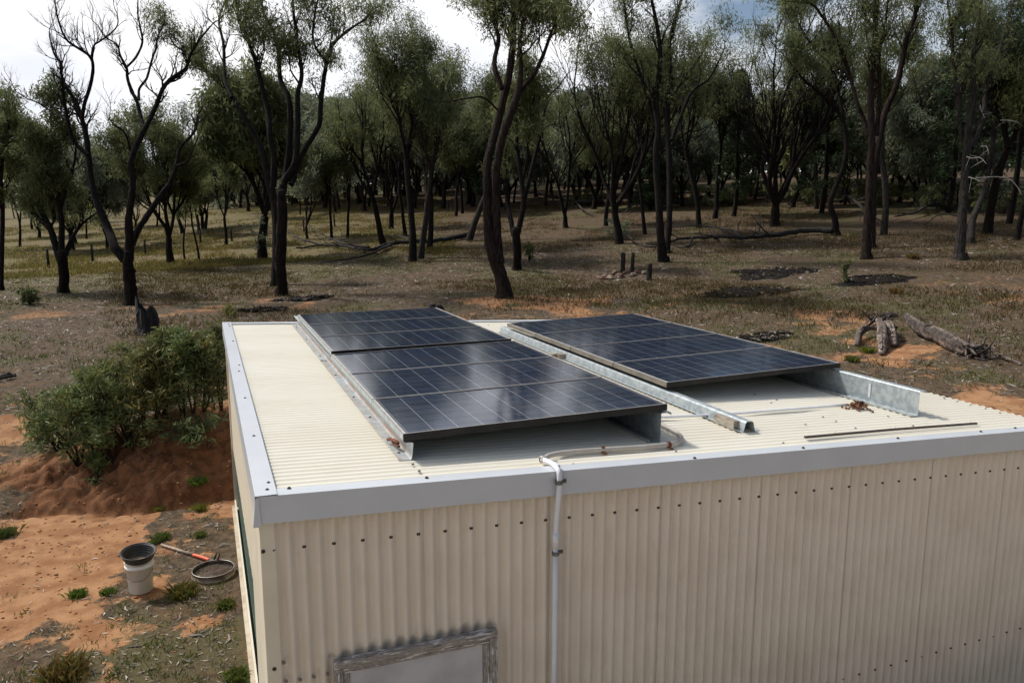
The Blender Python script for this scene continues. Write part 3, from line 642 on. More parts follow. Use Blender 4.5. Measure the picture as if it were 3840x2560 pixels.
# conduit: grey on the roof, white flexible bend over the edge and down the wall
def rp_(px, py, dz): return roof(px, py, dz)
cd = thing('conduit', rp_(2100, 1700, .01), 'grey and white conduit curling over the roof edge and down the front wall', 'conduit'); cl = np.array(cd.location)
G = [np.array([2.93 + .06, .78, rz(3.) + .012]), np.array([2.99, .74, rz(3.) + .012])]
G = [rp_(2440, 1568, .012), rp_(2490, 1596, .012), rp_(2525, 1613, .012), rp_(2547, 1630, .012), rp_(2556, 1645, .012), rp_(2545, 1657, .012), rp_(2512, 1665, .012), rp_(2410, 1676, .012), rp_(2260, 1685, .012), rp_(2130, 1695, .012), rp_(2065, 1706, .014), rp_(2040, 1720, .016)]
mb = MB(); mb.tube(spline(G, 6) - cl, .0158, 12, cap=True); mb.obj('grey_pipe', M['grey_pvc'], cd, smooth=True)
p0 = rp_(2034, 1722, .016); e1 = rp_(2062, 1733, .017); e2 = rp_(2092, 1750, .017); xw = wallpt(2096, 1900, -.066)[0]
edge = np.array([xw, -.03, rz(xw) + .02])
Wp = [p0, e1, e2, np.array([xw + .004, .03, rz(xw) + .024]), np.array([xw + .006, -.045, rz(xw) + .004]), np.array([xw + .004, -.062, rz(xw) - .05]), np.array([xw, -.058, rz(xw) - .16]), np.array([xw - .002, -.036, rz(xw) - .30]), np.array([xw - .002, -.028, rz(xw) - .43])]
Q = spline(Wp, 14); rr = .0160 + .0010 * np.where(np.arange(len(Q)) % 2 == 0, 1, -1) * ((np.arange(len(Q)) > 38) & (np.arange(len(Q)) < 100))
mb = MB(); mb.tube(Q - cl, rr, 12, cap=True); mb.obj('flexible_pipe', M['white_pvc'], cd, smooth=True)
mb = MB(); zt_ = rz(xw) - .37; mb.tube(np.array([[xw - .002, -.028, zt_], [xw - .002, -.028, zt_ - .10]]) - cl, .0195, 14, cap=True); mb.obj('coupling', M['white_pvc'], cd, smooth=True)
mb = MB(); mb.tube(np.array([[xw - .002, -.028, zt_ - .08], [xw - .004, -.028, 1.2], [xw - .005, -.028, .3]]) - cl, .0160, 14, cap=True); mb.obj('wall_pipe', M['white_pvc'], cd, smooth=True)
mb = MB(); mb.lathe([(.017, -.014), (.0215, -.014), (.0215, .014), (.017, .014)], 14, o=tuple(p0 - cl), R=np.array([[0, 0, 1], [0, 1, 0], [-1, 0, 0]])); mb.obj('coupling', M['grey_pvc'], cd, smooth=True)
for z_, y_ in ((rz(xw) - .055, -.061), (zt_ - .13, -.028)):
    mb = MB(); mb.lathe([(.0205, -.012), (.0225, -.012), (.0225, .012), (.0205, .012)], 14, o=tuple(np.array([xw, y_, z_]) - cl)); mb.box(np.array([xw + .02, y_ + .003, z_ - .012]) - cl, np.array([xw + .05, y_ + .007, z_ + .012]) - cl)
    mb.tube(np.array([[xw + .037, y_ + .005, z_], [xw + .037, y_ - .008, z_]]) - cl, .006, 8, cap=True); mb.obj('saddle_clip', M['clip'], cd)
for px, py, px2, py2 in ((2259, 1684, 2268, 1696), (2507, 1666, 2512, 1672)):
    a = rp_(px, py, .012); mb = MB(); mb.lathe([(.0185, -.012), (.0208, -.012), (.0208, .012), (.0185, .012)], 14, o=tuple(a - cl), R=np.array([[0, 0, 1], [0, 1, 0], [-1, 0, 0]]))
    mb.box(a - cl + [-.012, -.05, -.021], a - cl + [.012, -.019, -.017]); mb.tube(np.array([a + [0, -.035, -.018], a + [0, -.035, -.008]]) - cl, .007, 8, cap=True); mb.obj('rusty_saddle', M['rust'], cd)
a, b, c, d = rp_(2380, 1566, .012), rp_(2560, 1561, .008), rp_(2760, 1550, .006), rp_(3180, 1517, .006)
mb = MB(); mb.tube(spline([a, b, c, d], 6), .0115, 10, cap=True); tag(mb.obj('white_pipe', M['white_pvc'], smooth=True, loc=c), 'thin white conduit lying across the roof from the left array to the heap of bolts', 'conduit')
a, b = rp_(3018, 1640, .004), rp_(3662, 1588, .004); mid = (a + b) / 2; d = unit(b - a); n_ = np.array([-d[1], d[0], 0]); mb = MB()
mb.prism([(-.009, -.004), (.009, -.004), (.009, .009), (-.009, .009)], [(a - mid, n_, (0, 0, 1)), (n_ * .006 - mid + mid + [0, 0, .003], n_, (0, 0, 1))]); mb.prism([(-.009, -.004), (.009, -.004), (.009, .009), (-.009, .009)], [(n_ * .006 + [0, 0, .003], n_, (0, 0, 1)), (b - mid, n_, (0, 0, 1))])
for u in (.16, .5, .96):
    q = a + (b - a) * u - mid; mb.tube(np.array([q + [0, 0, .01], q + [.003, 0, .03]]), .0012, 4)
o = mb.obj('timber_batten', M['black_bar']); o.location = mid; tag(o, 'long thin black batten with small nails lying on the roof near the front edge', 'batten')
# heap of rusty roofing screws
rngb = np.random.default_rng(66); mb = MB(); mb.tube([[0, 0, -.038], [0, 0, .03]], .0035, 6, cap=True); mb.tube([[0, 0, .03], [0, 0, .038]], .0075, 6, cap=True); mb.tube([[0, 0, .027], [0, 0, .03]], .011, 8, cap=True)
BM = [mb.mesh('roofing_screw') for _ in range(3)]
for m_, mt in zip(BM, (M['rust'], mat('tan_rust', (.30, .17, .08), (.16, .07, .03), 50, .8), M['screw'])): m_.materials.append(mt)
bc = roof(3218, 1524, 0)
for q in range(58):
    u = min(1, abs(rngb.normal()) * .5); a = rngb.uniform(0, 6.28); h = .05 * max(0, 1 - u * 1.3) * rngb.random() + .006
    x_, y_ = bc[0] + .13 * u * math.cos(a), bc[1] + .13 * u * math.sin(a) * .8
    o = bpy.data.objects.new('roofing_screw', BM[rngb.integers(3)]); link(o); o.location = (x_, y_, rz(x_) - .011 + h); o.rotation_euler = (math.pi / 2 + rngb.normal() * .2, rngb.normal() * .15, rngb.uniform(0, 6.28))
    tag(o, 'old rusty roofing screw in the heap beside the tall bright purlin', 'screw', 'heap of rusty roofing screws')
p = roof(1203, 1352, .0); o = bpy.data.objects.new('roofing_screw', BM[2]); link(o); o.location = (p[0] + .03, p[1], rz(p[0]) - .003); o.rotation_euler = (0, math.pi / 2 + .05, 2.6)
o.scale = (.9, .9, .9); tag(o, 'single loose rusty screw lying on the roof left of the left array', 'screw')
# rusty latch hook on the left purlin
a, b = rp_(1452, 1640, .03), rp_(1495, 1668, .03); g_ = (a + b) / 2; mb = MB()
mb.tube(spline([a - g_ + [0, 0, -.012], a * .7 + b * .3 - g_ + [0, 0, .004], a * .3 + b * .7 - g_ + [0, 0, .012], b - g_ + [0, 0, .01]], 5), [.006] + [.011] * 13 + [.010, .008], 8, cap=True)
mb.tube(spline([a * .55 + b * .45 - g_ + [0, 0, -.004], a * .45 + b * .55 - g_ + [.006, -.015, -.014], b - g_ + [0, -.01, -.006]], 4), .008, 7, cap=True)
o = mb.obj('rusty_hook', M['rust'], smooth=True); o.location = g_; tag(o, 'dark rusty hook lying on the flange of the rust-streaked purlin', 'hook')
# ---------------------------------------------------------------- old window frame on the front wall
def window():
    def paint(nm, st):
        m, t, b = new_mat(nm); n = noise(t, 9, 8, stretch=st, rough=.65); n2 = noise(t, 30, 5, stretch=st)
        col = mixc(t, ramp(t, n2, .4, .65), (.24, .21, .185), (.40, .36, .325)); col = mixc(t, ramp(t, n, .44, .36), col, (.10, .085, .075)); col = mixc(t, ramp(t, n, .56, .59), col, (.70, .69, .68))
        t.links.new(col, b.inputs['Base Color']); b.inputs['Roughness'].default_value = .85; bump(t, b, n, .5, .006); return m
    e = thing('window', (GX, -.01, .9), 'boarded-up window in a weathered wooden frame with flaking white paint, low on the front wall', 'window'); L = np.array(e.location)
    x0, x1, z1 = fTL[0], fTR[0], (fTL[2] + fTR[2]) / 2; z0 = z1 - 1.0; w = .062; mh, mv = paint('flaking_paint_across', (1, 5, 9)), paint('flaking_paint_up', (9, 5, 1))
    def bx(nm, lo, hi, mt):
        mb = MB(); mb.box(np.array(lo) - L, np.array(hi) - L); o = mb.obj(nm, mt, e); b_ = o.modifiers.new('b', 'BEVEL'); b_.width = .004; b_.segments = 2
    bx('head', (x0, -.050, z1 - .040), (x1, .0, z1), mh); bx('jamb', (x0, -.049, z0), (x0 + .046, .0, z1 - .0405), mv); bx('jamb', (x1 - .046, -.049, z0), (x1, .0, z1 - .0405), mv)
    bx('sash_rail', (x0 + .0465, -.036, z1 - .078), (x1 - .0465, .0, z1 - .0405), mh); bx('sash_stile', (x0 + .0465, -.035, z0), (x0 + .082, .0, z1 - .0785), mv); bx('sash_stile', (x1 - .082, -.035, z0), (x1 - .0465, .0, z1 - .0785), mv)
    bx('board', (x0 + .0825, -.024, z0), (x1 - .0825, .0, z1 - .0785), mat('grey_board', (.56, .55, .56), (.44, .43, .44), 3.5, .7))
window()
# ---------------------------------------------------------------- bucket, pan, pick, sieve on the pad
def bucket():
    g = gp(530, 2213); D = depth_of(g); s_ = D / FPX; h = 118 * s_ * 1.06; rb, rt = 41 * s_, 47 * s_
    e = thing('bucket', g, 'white plastic bucket with a wire handle standing on the orange sand', 'bucket'); mb = MB()
    mb.lathe([(0, .004), (rb * .96, .004), (rb, .012), (rt * .99, h * .80), (rt * 1.06, h * .805), (rt * 1.07, h * .845), (rt * 1.0, h * .85), (rt * 1.01, h * .95), (rt * 1.07, h * .955), (rt * 1.07, h), (rt * 1.0, h), (rt * .97, h * .93), (rb * .95, .02), (0, .02)], 40)
    mb.obj('body', mat('bucket_plastic', (.86, .86, .85), (.76, .745, .71), 5, .4), e, smooth=True)
    f = -FH; sd_ = RGT; th = np.linspace(0, math.pi, 15); rr = rt * 1.09
    P = np.array([sd_ * rr * math.cos(a) + f * rr * math.sin(a) * (1.0) + np.array([0, 0, h * .74 - h * .26 * min(1, math.sin(a) * 1.25)]) for a in th]); mb = MB(); mb.tube(P, .0028, 6); mb.obj('handle', M['clip'], e, smooth=True)
    # gold pan sitting tilted on top
    rp2 = 62 * s_; pe = thing('gold_pan', g + [0, 0, h * .90], 'black ribbed plastic gold pan resting on top of the white bucket', 'pan'); ax = unit(RGT * .55 - FH * .9); ang = math.radians(7)
    from mathutils import Matrix
    pe.rotation_euler = Matrix.Rotation(ang, 3, Vector(np.cross([0, 0, 1], ax))).to_euler(); mb = MB()
    R_ = rp2; hp = 36 * s_ * 1.3
    prof = [(0, 0), (R_ * .58, 0), (R_ * .72, .012), (R_ * .97, hp * .93), (R_ * 1.0, hp * .96), (R_ * 1.0, hp), (R_ * .955, hp), (R_ * .94, hp * .95)]
    for q in range(4): u = .92 - q * .14; prof += [(R_ * (.60 + .34 * u), hp * u), (R_ * (.60 + .34 * u) - .010, hp * u - .002), (R_ * (.60 + .34 * u) - .012, hp * (u - .08))]
    prof += [(R_ * .56, .012), (R_ * .5, .010), (0, .010)]; mb.lathe(prof, 44); mb.obj('pan_body', mat('pan_plastic', (.014, .014, .015), (.03, .028, .027), 10, .5), pe, smooth=True)
    mb = MB(); mb.lathe([(R_ * .54, .0125), (R_ * .3, .016), (0, .0165)], 30); mb.obj('sediment', mat('wash_sand', (.30, .225, .15), (.20, .15, .10), 40, .95), pe, smooth=True)
bucket()
def sieve():
    g = gp(801, 2153); D = depth_of(g); s_ = D / FPX; R_ = 74 * s_; h = .06
    e = thing('sieve', g + [0, 0, .01], 'round steel sieve lying on the ground by the shed', 'sieve'); rm = mat('sieve_steel', (.26, .21, .17), (.10, .07, .05), 12, .6, metal=.3)
    mb = MB(); mb.lathe([(R_ * .985, h), (R_ * 1.012, h), (R_ * 1.012, h * .93), (R_, h * .9), (R_, .016), (R_ * 1.03, .012), (R_ * 1.03, 0), (R_ * .985, 0), (R_ * .985, h)], 48); mb.obj('rim', rm, e, smooth=True)
    mb = MB(); mb.lathe([(R_ * 1.03, -.001), (R_ * 1.045, .003), (R_ * 1.03, .008)], 48); mb.lathe([(R_ * .99, h + .001), (R_ * 1.0, h + .004), (R_ * 1.012, h + .001)], 48); mb.obj('rolled_edge', M['frame_lip'], e, smooth=True)
    mb = MB()
    for q in np.linspace(-.95, .95, 30):
        c = math.sqrt(1 - q * q) * R_ * .98
        mb.tube([[-c, q * R_, .02], [c, q * R_, .02]], .0016, 4); mb.tube([[q * R_, -c, .0215], [q * R_, c, .0215]], .0016, 4)
    mb.obj('mesh', rm, e)
    mb = MB(); mb.lathe([(R_ * .8, .006), (R_ * .4, .016), (0, .018)], 24); mb.obj('dirt', mat('sieve_dirt', (.19, .11, .06), (.10, .06, .035), 30, .95), e, smooth=True)
    b = gp(737, 2169); mb = MB(); mb.box((-.04, -.03, 0), (.04, .03, .022)); o = mb.obj('wood_offcut', M['grey_wood']); o.location = b; o.rotation_euler = (0, 0, .3); tag(o, 'small wood offcut on the dirt under the front edge of the sieve', 'wood offcut')
    # pick: handle from the sand to a head propped on the sieve
    a = gp(606, 2047) + [0, 0, .02]; top = at(803, 2104, depth_of(gp(806, 2118)) + .02); d = top - a; a2 = a + d * .62; a3 = a + d * .92
    p = thing('pickaxe', a, 'pick with a long weathered wooden handle wrapped in orange tape, head resting on the sieve', 'pick')
    mb = MB(); mb.tube(np.array([a, a + d * .3, a2]) - a, [.015, .0165, .017], 10, cap=True); mb.obj('handle', mat('worn_handle', (.42, .33, .25), (.24, .17, .12), 12, .7, stretch=(2, 2, 2)), p, smooth=True)
    mb = MB(); mb.tube(spline([a2 - a, (a2 + a3) / 2 - a + [0, 0, .002], a3 - a], 6), [.0185, .0195] * 6 + [.0185], 10, cap=True); mb.obj('tape', mat('orange_tape', (.75, .13, .05), (.62, .10, .04), 20, .5), p, smooth=True)
    mb = MB(); mb.tube(np.array([a3, top]) - a, [.018, .024], 8, cap=True)
    up = np.array([0, 0, 1.]); sd_ = unit(np.cross(d, up)); h0 = top - a
    mb.tube(spline([h0 - sd_ * .02 - up * .10, h0 - up * .04 + d * .01, h0 + up * .01, h0 + up * .055 + unit(d) * .02, h0 + up * .12 + unit(d) * .06], 4), np.linspace(.010, .016, 17) * np.array([1] * 9 + [1, 1, .9, .8, .7, .6, .4, .2]), 7, cap=True)
    mb.tube(spline([h0, h0 + unit(d) * .05 + up * .03, h0 + unit(d) * .09 + up * .075, h0 + unit(d) * .10 + up * .12], 4), np.linspace(.017, .005, 13), 7, cap=True)
    mb.obj('head', mat('pick_steel', (.12, .10, .085), (.06, .045, .035), 16, .6, metal=.5), p, smooth=True)
sieve()
K1 = .79706; K2 = .79719
Z1, Z2, Z3 = (0, 0), (1200, 0), (2500, 0)
LA = dict(per=30, spread=.42, size=.19, aspect=.17, lo=.56, squash=.85)
LB = dict(per=26, spread=.44, size=.23, aspect=.17, lo=.5, squash=.8, keep=.72)
LD = dict(per=30, spread=.30, size=.2, aspect=.2, lo=.34, squash=.85)
LC = dict(per=34, spread=.55, size=.33, aspect=.22, lo=.3, squash=.85)
# --- the bare dead tree on the left
traced('dead_tree', 'tall bare dead tree with a forked black trunk, above the charred stump', (490, 1142), [
    ([(617, 1432, 61), (612, 1340, 57), (605, 1275, 55), (600, 1225, 40), (598, 1185, 21)], dict(start=2)),
    ([(590, 1225, 44), (540, 1160), (510, 1080), (470, 985, 34), (440, 900, 29), (425, 810), (415, 720, 26), (405, 640), (385, 560, 22), (355, 480), (318, 420, 17), (290, 360), (288, 300), (255, 255, 10), (232, 170, 5)], dict(start=.5)),
    ([(385, 555, 17), (400, 480), (425, 400), (438, 320, 15), (425, 270), (380, 235), (320, 195, 10), (285, 130), (262, 40), (258, -20, 5)], dict(start=.35)),
    ([(430, 265, 10), (442, 215), (470, 195), (530, 150), (555, 110), (550, 60, 4)], dict(start=.3)),
    ([(412, 730, 21), (350, 670), (325, 600), (310, 520, 14), (300, 450), (290, 350, 9)], dict(start=.5)),
    ([(315, 565, 10), (250, 530), (180, 485), (130, 465), (85, 437, 4)], dict(start=.5)),
    ([(605, 1230, 46), (610, 1140), (605, 1050), (615, 950, 31), (625, 860), (615, 770), (640, 690), (680, 610, 24), (715, 540), (745, 470), (765, 420, 19), (800, 375), (860, 335), (880, 310), (895, 260, 13), (930, 200), (990, 125, 7)], dict(start=.55)),
    ([(680, 605, 19), (660, 540), (645, 480), (620, 430, 17), (600, 370), (595, 320), (565, 260, 10), (550, 210), (495, 175), (460, 120, 4)], dict(start=.45)),
    ([(598, 315, 10), (640, 270), (670, 200, 10), (660, 130), (648, 60), (650, -20, 5)], dict(start=.4)),
    ([(655, 470, 12), (655, 420), (690, 370, 11), (710, 300), (735, 220, 9), (745, 170), (775, 100, 4)], dict(start=.4)),
    ([(618, 720, 12), (590, 630), (540, 590), (515, 560, 5)], dict(start=.6)),
    ([(620, 1150, 32), (650, 1080), (690, 1020), (750, 930, 26), (800, 860), (830, 780), (845, 700, 15), (880, 660), (920, 610), (930, 540, 7)], dict(start=.75)),
    ([(835, 780, 12), (880, 760), (900, 720), (930, 650, 4)], dict(start=.5))],
    Z1, K1, 3, bark='bark', la=None, lean=1.6, jit=.1, twig=2, L=1.05, lv_kids=3, trop=.16)
# --- left edge trees
traced('gum_tree', 'gum tree cut by the left edge of the view, slim straight trunk', (6, 1088), [
    ([(5, 1365, 24), (8, 1200), (12, 1000, 20), (5, 850), (15, 720), (40, 600, 10)], dict(start=.4)),
    ([(12, 960, 14), (40, 840), (60, 720), (70, 600, 7)], dict(start=.3))], Z1, K1, 4, la=dict(LD, keep=.7), twig=2, L=1.2)
traced('gum_tree', 'low spreading gum tree with a short double trunk, left of the bare dead tree', (238, 1098), [
    ([(300, 1372, 46), (300, 1280), (290, 1190, 46)], dict(start=2)),
    ([(285, 1230, 34), (255, 1130), (230, 1060, 26), (190, 980), (160, 860), (140, 760, 14), (90, 640, 8)], dict(start=.25)),
    ([(288, 1190, 30), (290, 1050), (275, 950, 20), (260, 850), (250, 740), (240, 600, 8)], dict(start=.3)),
    ([(300, 1220, 24), (340, 1120), (380, 1060), (440, 1010, 8)], dict(start=.4)),
    ([(285, 980, 16), (320, 860), (350, 760), (360, 660, 7)], dict(start=.25))], Z1, K1, 5, la=dict(LD, keep=.8), twig=2, L=1.35)
# --- big many-stemmed tree left of centre
traced('gum_tree', 'big many-limbed gum tree with paired dark trunks, behind the far left corner of the shed', (1055, 1108), [
    ([(1332, 1388, 50), (1320, 1250), (1325, 1100, 50), (1328, 980, 46), (1322, 900, 38)], dict(start=2)),
    ([(1293, 1345, 40), (1300, 1200), (1300, 1050, 40), (1290, 940, 40), (1265, 850), (1240, 730), (1200, 640, 28), (1130, 520), (1075, 430, 20), (1010, 370), (950, 310), (900, 260, 12), (830, 220), (800, 180, 5)], dict(start=.62, root=True)),
    ([(1285, 880, 30), (1290, 750), (1270, 640), (1260, 520, 26), (1230, 400), (1205, 300), (1170, 200, 18), (1130, 100), (1110, 0), (1090, -120, 8)], dict(start=.5)),
    ([(1330, 900, 36), (1350, 790), (1365, 640), (1360, 470, 26), (1320, 380), (1310, 250), (1300, 180, 16), (1240, 60), (1225, -60, 8)], dict(start=.5)),
    ([(1340, 850, 34), (1390, 760), (1400, 600), (1400, 450, 24), (1420, 350), (1400, 200), (1380, 50), (1375, -80, 8)], dict(start=.5)),
    ([(1370, 870, 30), (1400, 770), (1440, 690), (1500, 590, 24), (1510, 480), (1530, 330), (1560, 220, 18), (1631, 150), (1720, 90, 8)], dict(start=.5)),
    ([(1540, 300, 14), (1475, 200), (1480, 80), (1500, -20, 7)], dict(start=.3)),
    ([(1090, 460, 18), (1058, 380), (1055, 300), (1050, 200, 14), (1030, 90), (1075, -20, 7)], dict(start=.3))],
    Z1, K1, 6, la=dict(LA, per=30, keep=.42), lean=2.2, twig=2, L=1.35)
# --- main tree in the middle
traced('gum_tree', 'tall twin-trunked gum tree in the middle, right behind the left solar array', (1890, 1117), [
    ([(872, 1392, 72), (850, 1290, 62), (812, 1180, 58), (790, 1050, 44), (785, 900, 40), (790, 760), (820, 640, 38), (850, 520), (880, 400, 36), (900, 280), (910, 150, 30), (905, 0), (900, -140, 14)], dict(start=.75, lean=.8)),
    ([(845, 1240, 44), (833, 1100), (830, 950, 38), (830, 800), (858, 650, 38), (900, 530), (930, 440, 34), (945, 330, 24), (940, 200), (965, 60, 16), (1000, -80, 8)], dict(start=.7, lean=-.6)),
    ([(930, 440, 24), (1000, 360), (1050, 260, 18), (1090, 150), (1130, 90, 12), (1200, 90, 6)], dict(start=.4)),
    ([(855, 420, 24), (820, 300), (840, 180, 20), (800, 60), (780, -60, 8)], dict(start=.4)),
    ([(838, 520, 10), (770, 460), (700, 462, 8), (600, 480, 4)], dict(start=.7))],
    Z2, K2, 7, bark='bark_red', la=dict(LA, keep=.75), lean=1.8, twig=2, L=1.6)
traced('gum_tree', 'dark gum tree with a fan of upright stems, just right of the tall twin-trunked one', (1938, 1012), [
    ([(925, 1262, 40), (928, 1180), (920, 1080, 40)], dict(start=2)),
    ([(912, 1110, 26), (895, 1020), (880, 950), (870, 760, 16), (860, 600, 8)], dict(start=.5)),
    ([(930, 1100, 28), (958, 950), (940, 800, 20), (925, 640), (920, 480, 14), (950, 400, 7)], dict(start=.45)),
    ([(950, 980, 22), (1000, 780), (1040, 620, 16), (1060, 480), (1130, 400, 6)], dict(start=.45)),
    ([(945, 900, 16), (975, 740), (985, 600, 12), (1010, 440, 6)], dict(start=.45))],
    Z2, K2, 8, la=dict(LB, per=24, keep=.7), lean=2, twig=2, L=1.3)
# --- centre right: big dark twin tree
traced('gum_tree', 'tall dark gum tree with two close trunks, behind the three wooden posts', (2490, 982), [
    ([(1612, 1232, 46), (1600, 1080), (1590, 900, 32), (1580, 760), (1590, 600, 30), (1580, 480), (1600, 300, 24), (1590, 150), (1560, 0), (1550, -120, 8)], dict(start=.5)),
    ([(1632, 1190, 30), (1642, 1050), (1645, 900, 28), (1640, 700), (1632, 550, 26), (1650, 400), (1645, 200, 20), (1700, 0), (1730, -100, 8)], dict(root=True, start=.45)),
    ([(1578, 580, 20), (1540, 460), (1500, 330, 16), (1460, 200), (1440, 90, 12), (1430, -40, 6)], dict(start=.3)),
    ([(1655, 660, 20), (1700, 540), (1750, 430, 14), (1830, 370), (1890, 260, 6)], dict(start=.3))],
    Z2, K2, 9, la=dict(LA, keep=.55), lean=2, twig=2, L=1.5)
# --- right: crooked tree, the straight twin and the spreading one at the edge
traced('gum_tree', 'crooked gum tree leaning in an S curve, at the thick end of the fallen tree', (3134, 883), [
    ([(795, 1107, 34), (790, 1030, 30), (770, 960), (790, 890, 24), (830, 790), (845, 700, 22), (835, 590), (800, 520, 18), (720, 440), (640, 370, 12), (560, 270, 6)], dict(start=.6)),
    ([(836, 590, 16), (815, 470), (780, 330, 14), (720, 260), (640, 150, 10), (600, 60, 5)], dict(start=.3))],
    Z3, K2, 10, la=dict(LB, per=24, keep=.8), lean=1.5, twig=2, L=1.6)
traced('gum_tree', 'tall straight gum tree forking low into two long bare trunks, right of the crooked tree', (3247, 971), [
    ([(935, 1217, 46), (942, 1100), (952, 950, 36), (957, 800), (965, 650, 34), (960, 500), (965, 350, 28), (980, 200), (985, 0, 24), (990, -140, 10)], dict(start=.66)),
    ([(962, 1170, 40), (965, 1000), (975, 800, 34), (1000, 650), (1030, 520, 30), (1075, 420), (1110, 280, 26), (1130, 180), (1165, 80, 20), (1195, -40), (1220, -150, 8)], dict(root=True, start=.6)),
    ([(988, 640, 22), (1000, 450), (1000, 250, 16), (1030, 100), (1045, -60, 7)], dict(start=.3)),
    ([(945, 640, 22), (925, 560), (895, 480, 18), (860, 350), (810, 210, 14), (740, 90), (680, 20, 10), (590, 10, 5)], dict(start=.4))],
    Z3, K2, 11, bark='bark_red', la=dict(LA, keep=.42), lean=1.8, twig=2, L=1.5)
edge_gum = traced('gum_tree', 'spreading dark gum tree with many steep limbs, nearest the right edge', (3602, 971), [
    ([(1376, 1217, 52), (1385, 1100, 42), (1395, 950), (1405, 800, 36), (1415, 650), (1440, 450, 30), (1440, 300), (1460, 150, 20), (1480, 0), (1490, -120, 8)], dict(start=.45)),
    ([(1428, 1142, 36), (1438, 1040), (1470, 960, 26), (1500, 880), (1530, 700, 20), (1560, 520), (1620, 360, 8)], dict(root=True, start=.4)),
    ([(1410, 720, 20), (1380, 600), (1370, 450, 18), (1350, 300), (1340, 150, 14), (1318, -20, 7)], dict(start=.3)),
    ([(1435, 700, 22), (1488, 560), (1505, 400, 18), (1560, 250), (1600, 120, 12), (1640, -20, 6)], dict(start=.3))],
    Z3, K2, 12, bark='bark_grey', la=dict(LA, keep=.4), lean=2, twig=2, L=1.5)

def dead_twigs(e, off, k, lines, seed):
    """bleached dead branches that stand out from a dark tree"""
    rng = np.random.default_rng(seed); D = depth_of(np.array(e.location))
    for ln in lines:
        P = spline([at(off[0] + x * k, off[1] + y * k, D - .5 - .25 * q) for q, (x, y) in enumerate(ln)], 4); mb = MB(); L = np.array(e.location)
        mb.tube(P - L, np.linspace(.028, .006, len(P)), 5)
        for q in range(2, len(P) - 1, 2):
            d = unit(P[q + 1] - P[q] + rng.normal(size=3) * .25); mb.tube(np.array([P[q], P[q] + d * rng.uniform(.2, .6)]) - L, [.011, .003], 3)
        mb.obj('dead_branch', M['dead_twig'], e, smooth=True)
dead_twigs(edge_gum, Z3, K2, [[(1412, 738), (1440, 745), (1475, 742), (1505, 772)], [(1420, 834), (1450, 842), (1475, 855)], [(1455, 838), (1540, 832), (1610, 842), (1650, 880), (1668, 915)], [(1478, 690), (1505, 690), (1515, 725)], [(1470, 480), (1480, 520), (1497, 556)], [(1570, 566), (1620, 568), (1660, 580)]], 9)
